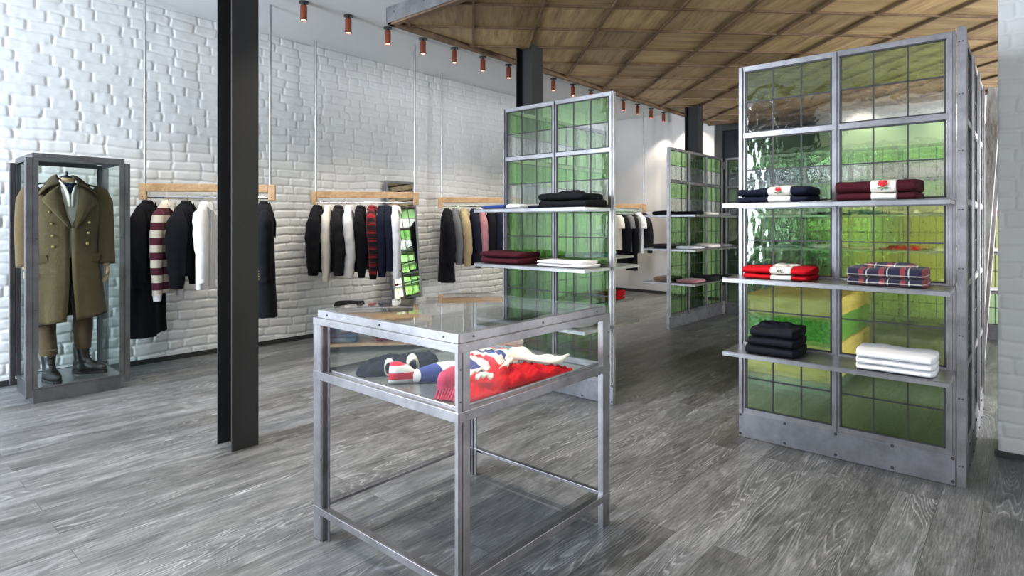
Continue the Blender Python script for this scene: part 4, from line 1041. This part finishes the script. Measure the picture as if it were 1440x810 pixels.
def garment(i, s, what, kind, m, L, label, group=None, w=.205, t=.055, sl=.60, sr=.050, m2=None, long_sleeve=True, twist=0, shiftx=.03, cuff=None, open_=True, zoff=0, lean=0, col_m=None, buttons=None, seed=0):
    """a garment on a hanger. local x across the shoulders (towards the room), y along the rail, front faces +y"""
    P, D = RD[i]; ang = math.atan2(D[1], D[0])-PI/2+twist
    base = Vector((P[0]+D[0]*s, P[1]+D[1]*s, 1.487))
    if what: hanger(i, s, what, ang)
    o = empty(kind.replace(' ', '_'), base+Vector((0, 0, -.06)), ang, label, kind, group)
    ax = Matrix.Rotation(ang, 3, 'Z'); sd_ = seed+s*17+i*5
    def q(x, y, z): return base+ax@Vector((x+shiftx, y, z))
    rings = []; N = 40
    pf = [(-.052, .055, .040), (-.060, .075, .046), (-.082, .13, t*.75), (-.108, .175, t*.85), (-.16, w*.93, t*.98), (-.25, w*.95, t*1.06), (-.38, w*.95, t*1.02), (-.52, w*.98, t*1.05)]
    zz = [p_[0] for p_ in pf]
    nz = 22
    for k in range(nz+1):
        z = -.052-(L)*(k/nz)**1.15 if k else -.052
        j = 0
        while j < len(pf)-2 and z < pf[j+1][0]: j += 1
        f = min(1.0, (pf[j][0]-z)/(pf[j][0]-pf[j+1][0])); A = pf[j][1]+(pf[j+1][1]-pf[j][1])*f; B = pf[j][2]+(pf[j+1][2]-pf[j][2])*f
        dn = max(0, -z-.2)
        if kind in ('long coat',): A += dn*.05; B += dn*.03
        ring = []
        for c in range(N):
            a_ = 2*PI*c/N; ca, sa = math.cos(a_), math.sin(a_)
            fo = 1+dn*.28*noise.noise(Vector((ca*2.1+sd_, sa*2.1, z*1.5)))+dn*.10*math.sin(a_*6+sd_)
            x = A*abs(ca)**.75*(1 if ca >= 0 else -1)*(.97+.03*fo); y = B*abs(sa)**.8*(1 if sa >= 0 else -1)*fo
            if open_ and sa > .97: y -= .012
            ring.append(q(x, y+lean*dn, z+(.012*noise.noise(Vector((ca*3, sa*3, sd_))) if k == nz else 0)))
        rings.append(ring)
    body = MB().loft(rings).build('garment_body', m, o, True, auto=75)
    for sg in (1, -1):
        e = 1 if long_sleeve else .42
        S_ = sl*e
        k1 = .020*math.sin(sd_*3+sg)
        pts = [q(sg*(w-.075), 0, -.128), q(sg*(w-.022), .0, -.158), q(sg*(w+.006), .004+k1*.3, -.225), q(sg*(w+.018), .010+k1, -.13-S_*.4), q(sg*(w+.012), .016+k1*1.4, -.13-S_*.65), q(sg*(w+.004), .014+k1, -.13-S_*.92), q(sg*(w+.002), .012+k1, -.13-S_)]
        if not long_sleeve: pts = [q(sg*(w-.055), 0, -.112), q(sg*(w-.01), .0, -.140), q(sg*(w+.012), .004, -.20), q(sg*(w+.022), .006, -.27), q(sg*(w+.026), .006, -.31)]; 
        rs = [.024, .048, sr*1.18, sr*1.2, sr*1.08, sr*.92, sr*.86][:len(pts)]
        if not long_sleeve: rs = [.035, .05, .056, .058, .058]
        P2 = []; R2 = []
        for a_ in range(len(pts)-1):
            for b_ in range(4): P2.append(pts[a_].lerp(pts[a_+1], b_/4)); R2.append(rs[a_]+(rs[a_+1]-rs[a_])*b_/4)
        P2.append(pts[-1]); R2.append(rs[-1])
        sm_ = MB(); sm_.tube(P2, R2, 20, [.92]*len(P2), phase=.3); v2 = []
        for vi, v_ in enumerate(sm_.v):
            rg = vi//20; c0 = P2[rg]; d0 = Vector(v_)-c0; th_ = vi % 20*2*PI/20
            am = .04+.06*min(1, rg/12)
            f_ = 1+am*noise.noise(Vector((math.cos(th_)*1.6+sd_, math.sin(th_)*1.6, rg*.42)))+am*.55*math.sin(rg*1.9+2.6*math.sin(th_+sd_)+sd_*3)*(1 if 8 < rg < 22 else .35)
            v2.append(tuple(c0+d0*f_))
        sm_.v = v2; sm_.build('sleeve', m2 or m, o, True, auto=60)
        if cuff and long_sleeve:
            MB().tube([q(sg*(w+.003), .013+k1, -.13-S_+.012), q(sg*(w+.002), .012+k1, -.13-S_-.045)], [sr*.84, sr*.74], 16, [.9, .9]).build('cuff', cuff, o, True)
        if buttons and sg == 1:
            for b in range(4): MB().ball(q(w+.002+sr*.5, .012+k1-sr*.75, -.13-S_+.03+.022*b), .0075, 1, 1, 1, 8).build('cuff_button', M['brass'], o, True)
    # collar band and front edge
    n = 20; rows = []
    for r_, z_ in ((.052, -.030), (.066, -.048), (.085, -.075), (.090, -.088)):
        rows.append([q(r_*1.05*math.cos(PI/2+.35+(2*PI-.7)*k/n), r_*.62*math.sin(PI/2+.35+(2*PI-.7)*k/n), z_-(.028 if r_ > .06 else 0)*(1 if k in (0, n) else 0)) for k in range(n+1)])
    c_o = MB().loft(rows, False, False).build('collar', col_m or m, o, True, auto=180); sm = c_o.modifiers.new('solid', 'SOLIDIFY'); sm.thickness = .005
    if kind in ('shirt', 'rugby shirt'):
        for sg in (1, -1):
            cw_ = MB(); cw_.add([q(sg*.012, .052, -.045), q(sg*.070, .030, -.035), q(sg*.088, .042, -.085), q(sg*.050, .066, -.125), q(sg*.012, .058, -.050), q(sg*.070, .036, -.040), q(sg*.088, .048, -.089), q(sg*.050, .071, -.130)],
                [(0, 1, 2, 3), (7, 6, 5, 4), (0, 4, 5, 1), (1, 5, 6, 2), (2, 6, 7, 3), (3, 7, 4, 0)]); cw_.build('collar_wing', col_m or m, o)
    elif kind in ('jacket', 'long coat'):
        for sg in (1, -1):
            cw_ = MB(); tt = t+.012; cw_.add([q(sg*.03, .045, -.040), q(sg*.085, .030, -.060), q(sg*.115, tt*.85, -.17), q(sg*.075, tt, -.22), q(sg*.006, tt, -.36), q(sg*.03, .051, -.046), q(sg*.085, .036, -.065), q(sg*.115, tt*.85+.006, -.173), q(sg*.075, tt+.007, -.223), q(sg*.006, tt+.006, -.36)],
                [(0, 1, 2, 3, 4), (9, 8, 7, 6, 5), (0, 5, 6, 1), (1, 6, 7, 2), (2, 7, 8, 3), (3, 8, 9, 4), (4, 9, 5, 0)]); cw_.build('lapel', m, o)
    if open_:
        MB().obox(q(0, t+.004+lean*L*.3, -.09-L*.42), ax@Vector((.014, 0, 0)), ax@Vector((0, .003, 0)), Vector((0, 0, L*.40))).build('front_placket', m, o, bevel=.002)
    return o

g1 = 'garments on the rail nearest to the mannequin case'
garment(0, .045, 'long black overcoat', 'long coat', M['black'], 1.12, 'long black overcoat, first garment right of the mannequin case', g1, w=.20, t=.075, sl=.64, sr=.060, shiftx=.07)
garment(0, .180, 'striped rugby shirt', 'rugby shirt', M['rugby'], .76, 'cream and burgundy hooped rugby shirt with a white collar', g1, t=.055, sl=.70, sr=.044, col_m=M['cream'], cuff=M['white'])
garment(0, .330, 'black bomber jacket', 'jacket', M['black'], .63, 'short black jacket between the hooped rugby shirt and the white shirt', g1, t=.075, sl=.60, sr=.072, cuff=M['black'])
garment(0, .485, 'first white shirt', 'shirt', M['white'], .74, 'white shirt hanging just left of the foreground steel column', g1, t=.045, sl=.60, sr=.045)
garment(0, .945, 'black blazer coat', 'long coat', M['black'], .98, 'black coat with brass cuff buttons just right of the foreground steel column', g1, w=.235, t=.080, sl=.60, sr=.060, buttons=True, shiftx=.06, twist=.25)
g2 = 'garments on the rail above the low bench'
garment(1, .020, 'black padded jacket', 'jacket', M['black'], .68, 'black jacket, first on the rail above the low bench', g2, t=.070, sl=.63, sr=.064, shiftx=.07)
garment(1, .125, 'cream shirt', 'shirt', M['ivory'], .70, 'cream shirt second on the rail above the low bench', g2, t=.045, sl=.70, sr=.044)
garment(1, .225, 'charcoal jacket', 'jacket', M['char'], .68, 'charcoal jacket between the cream and the pale blue-white shirt', g2, t=.060, sl=.64, sr=.060)
garment(1, .330, 'crumpled white shirt', 'shirt', M['white'], .72, 'cool white shirt between the charcoal and the black jacket', g2, t=.050, sl=.66, sr=.048)
garment(1, .445, 'black cardigan', 'jacket', M['black'], .68, 'black top just left of the red checked shirt', g2, t=.060, sl=.62, sr=.052, cuff=M['black'])
garment(1, .562, 'red checked shirt', 'shirt', M['buffalo'], .66, 'red and black checked shirt in the middle of the second rail', g2, t=.055, sl=.64, sr=.050, cuff=M['black'])
garment(1, .665, 'navy top', 'jacket', M['navy'], .68, 'navy top just right of the red checked shirt', g2, t=.055, sl=.66, sr=.050)
garment(1, .725, 'second navy top', 'jacket', M['navy'], .64, 'dark navy top tucked against the white shirt on the second rail', g2, t=.045, sl=.60, sr=.044)
garment(1, .800, 'last white shirt', 'shirt', M['white'], .72, 'white shirt hanging in front of the tall mirror', g2, t=.045, sl=.68, sr=.044)
g3 = 'garments on the rail left of the middle screen'
garment(2, .060, 'black overcoat', 'long coat', M['black'], .92, 'black overcoat, first on the rail left of the middle green screen', g3, w=.205, t=.075, sl=.64, sr=.062, shiftx=.07)
garment(2, .165, 'grey denim jacket', 'jacket', M['denimgrey'], .62, 'grey denim jacket between the black overcoat and the khaki jacket', g3, t=.050, sl=.62, sr=.048)
garment(2, .275, 'khaki jacket', 'jacket', M['khaki'], .62, 'khaki field jacket on the rail left of the middle screen', g3, t=.065, sl=.64, sr=.052)
garment(2, .400, 'navy cardigan', 'jacket', M['navy'], .66, 'navy cardigan between the khaki jacket and the pink shirt', g3, t=.055, sl=.66, sr=.050)
garment(2, .500, 'pink shirt', 'shirt', M['rose'], .66, 'dusty pink shirt with a pale collar', g3, t=.050, sl=.64, sr=.048, col_m=M['ivory'])
garment(2, .610, 'black blazer', 'jacket', M['black'], .66, 'black blazer right of the pink shirt', g3, t=.060, sl=.62, sr=.050)
garment(2, .715, 'navy blazer', 'jacket', M['navy'], .66, 'navy blazer beside the edge of the middle green screen', g3, t=.060, sl=.62, sr=.050)
garment(2, .820, 'white blouse', 'shirt', M['white'], .66, 'white shirt seen through the left green panes of the middle screen', g3, t=.050, sl=.62, sr=.048)
garment(2, .920, 'olive top', 'shirt', M['khaki'], .70, 'khaki shirt seen through the green panes of the middle screen', g3, t=.050, sl=.62, sr=.048)
g4 = 'garments on the rail against the far white wall'
garment(3, .52, 'light grey tee', 'shirt', M['ivory'], .62, 'pale top next to the edge of the middle screen on the far rail', g4, t=.05, long_sleeve=False)
garment(3, .61, 'black far top', 'jacket', M['black'], .92, 'long black garment, leftmost dark one on the far rail', g4, t=.055)
garment(3, .70, 'grey far tee', 'shirt', M['grey'], .66, 'grey short-sleeved tee on the far rail', g4, t=.05, long_sleeve=False)
garment(3, .78, 'black far trousers', 'jacket', M['black'], .98, 'long black garment beside the white tee on the far rail', g4, t=.055)
garment(3, .90, 'white far tee', 'shirt', M['white'], .68, 'white short-sleeved tee at the right of the far rail', g4, t=.05, long_sleeve=False)
garment(3, .99, 'charcoal far top', 'jacket', M['char'], .62, 'charcoal long-sleeved top, last on the far rail', g4, t=.05)

# ------------------------------------------------------------------ leaning mirror by the wall
mr = empty('leaning_mirror', (-5.75, 4.66, 0), 0, 'tall narrow dark-framed mirror leaning on the brick wall behind the second rail', 'mirror')
b0, b1 = Vector((-5.70, 0, .0)), Vector((-5.905, 0, 1.785)); ya, yb = 4.437, 4.885
d = (b1-b0).normalized(); nn = Vector((d.z, 0, -d.x))
def mbx(s0, s1, y0_, y1_, n0, n1, mb):
    c_ = b0+d*(s0+s1)/2+nn*(n0+n1)/2; c_.y = (y0_+y1_)/2
    return mb.obox(c_, d*(s1-s0)/2, Vector((0, (y1_-y0_)/2, 0)), nn*(n1-n0)/2)
Lm = (b1-b0).length; mb = MB()
mbx(0, Lm, ya, ya+.028, -.03, .008, mb); mbx(0, Lm, yb-.028, yb, -.03, .008, mb); mbx(0, .03, ya+.028, yb-.028, -.03, .008, mb); mbx(Lm-.03, Lm, ya+.028, yb-.028, -.03, .008, mb)
mb.build('mirror_frame', M['steel_dark'], mr, bevel=.002)
mb = MB(); mbx(.028, Lm-.028, ya+.026, yb-.026, -.004, .001, mb); mb.build('mirror_glass', M['mirror'], mr)
# leaning weathered frame by the right pier
lb = empty('leaning_board', (-.30, 5.7, 0), 0, 'weathered grey timber frame leaning between the nearest screen and the brick pier', 'leaning frame')
b0, b1 = Vector((-.325, 0, .01)), Vector((-.185, 0, 2.25)); d = (b1-b0).normalized(); nn = Vector((d.z, 0, -d.x))
mb = MB(); mbx(0, 2.24, 5.55, 5.62, -.045, .035, mb); mbx(0, 2.24, 6.35, 6.42, -.045, .035, mb); mbx(0, .08, 5.62, 6.35, -.03, .03, mb); mbx(2.16, 2.24, 5.62, 6.35, -.03, .03, mb)
mb.build('timber_frame', M['weathered'], lb, bevel=.003)
mb = MB(); mbx(.08, 2.16, 5.62, 6.35, -.01, .01, mb); mb.build('back_board', M['steel_dark'], lb)

# ------------------------------------------------------------------ low bench
u = Vector((.634, .773, 0)).normalized(); n = Vector((-u.y, u.x, 0)); Z = Vector((0, 0, 1)); P = Vector((-5.215, 3.09, 0))
be = empty('low_wooden_bench', P+u*.55+n*.2, 0, 'low oak bench with a shelf of folded jeans under the second clothes rail', 'bench')
Lb, Db = 1.12, .40
MB().obox(P+u*Lb/2+n*Db/2+Z*.286, u*Lb/2, n*Db/2, Z*.014).build('bench_top', M['bench_wood'], be, bevel=.003)
MB().obox(P+u*Lb/2+n*Db/2+Z*.066, u*(Lb/2-.03), n*Db/2*.98, Z*.013).build('lower_shelf', M['bench_wood'], be, bevel=.003)
for s in (.014, Lb-.014): MB().obox(P+u*s+n*Db/2+Z*.136, u*.014, n*Db/2, Z*.1355).build('side_board', M['bench_wood'], be, bevel=.003)
rz = math.atan2(u.y, u.x)
for k, s in enumerate(('lowest', 'middle', 'topmost')):
    q = P+u*.235+n*.19+Z*(.0795+.053*k); folded('folded_jeans', q, .30, .30, .052, M['denim'], '%s of three blue folded jeans on the low bench shelf' % s, 'jeans', 'blue jeans on the low bench', rz=rz, seed=90+k, bulge=.006)
q = P+u*.75+n*.19+Z*.0795; folded('folded_sweater', q, .36, .28, .05, M['burg'], 'burgundy folded sweater right of the blue jeans on the low bench shelf', 'sweater', rz=rz, seed=95)
for k, s in enumerate(('lowest', 'middle', 'topmost')):
    q = P+u*.30+n*.20+Z*(.3005+.056*k); folded('folded_knit', q, .34-.03*k, .30, .055, M['black'], '%s of three black folded knits on top of the low bench' % s, 'knit', 'black knits on the low bench', rz=rz, seed=97+k, bulge=.015)

# ------------------------------------------------------------------ timber display block behind the nearest screen
bx0, bx1, by0, by1 = -1.72, -1.06, 4.72, 6.0
bk_ = empty('timber_display_plinth', (-1.4, 5.3, 0), 0, 'pale timber plinth with a glassy green band seen through the nearest screen', 'plinth')
MB().box(bx0, bx1, by0, by1, .10, .36).build('lower_block', M['block_wood'], bk_, bevel=.01)
MB().box(bx0+.03, bx1-.03, by0+.03, by1-.03, .0, .10).build('base', M['steel_dark'], bk_)
MB().box(bx0+.02, bx1-.02, by0+.02, by1-.02, .36, .56).build('green_band', M['moss'], bk_)
MB().box(bx0, bx1, by0, by1, .56, .70).build('top_block', M['block_wood'], bk_, bevel=.01)
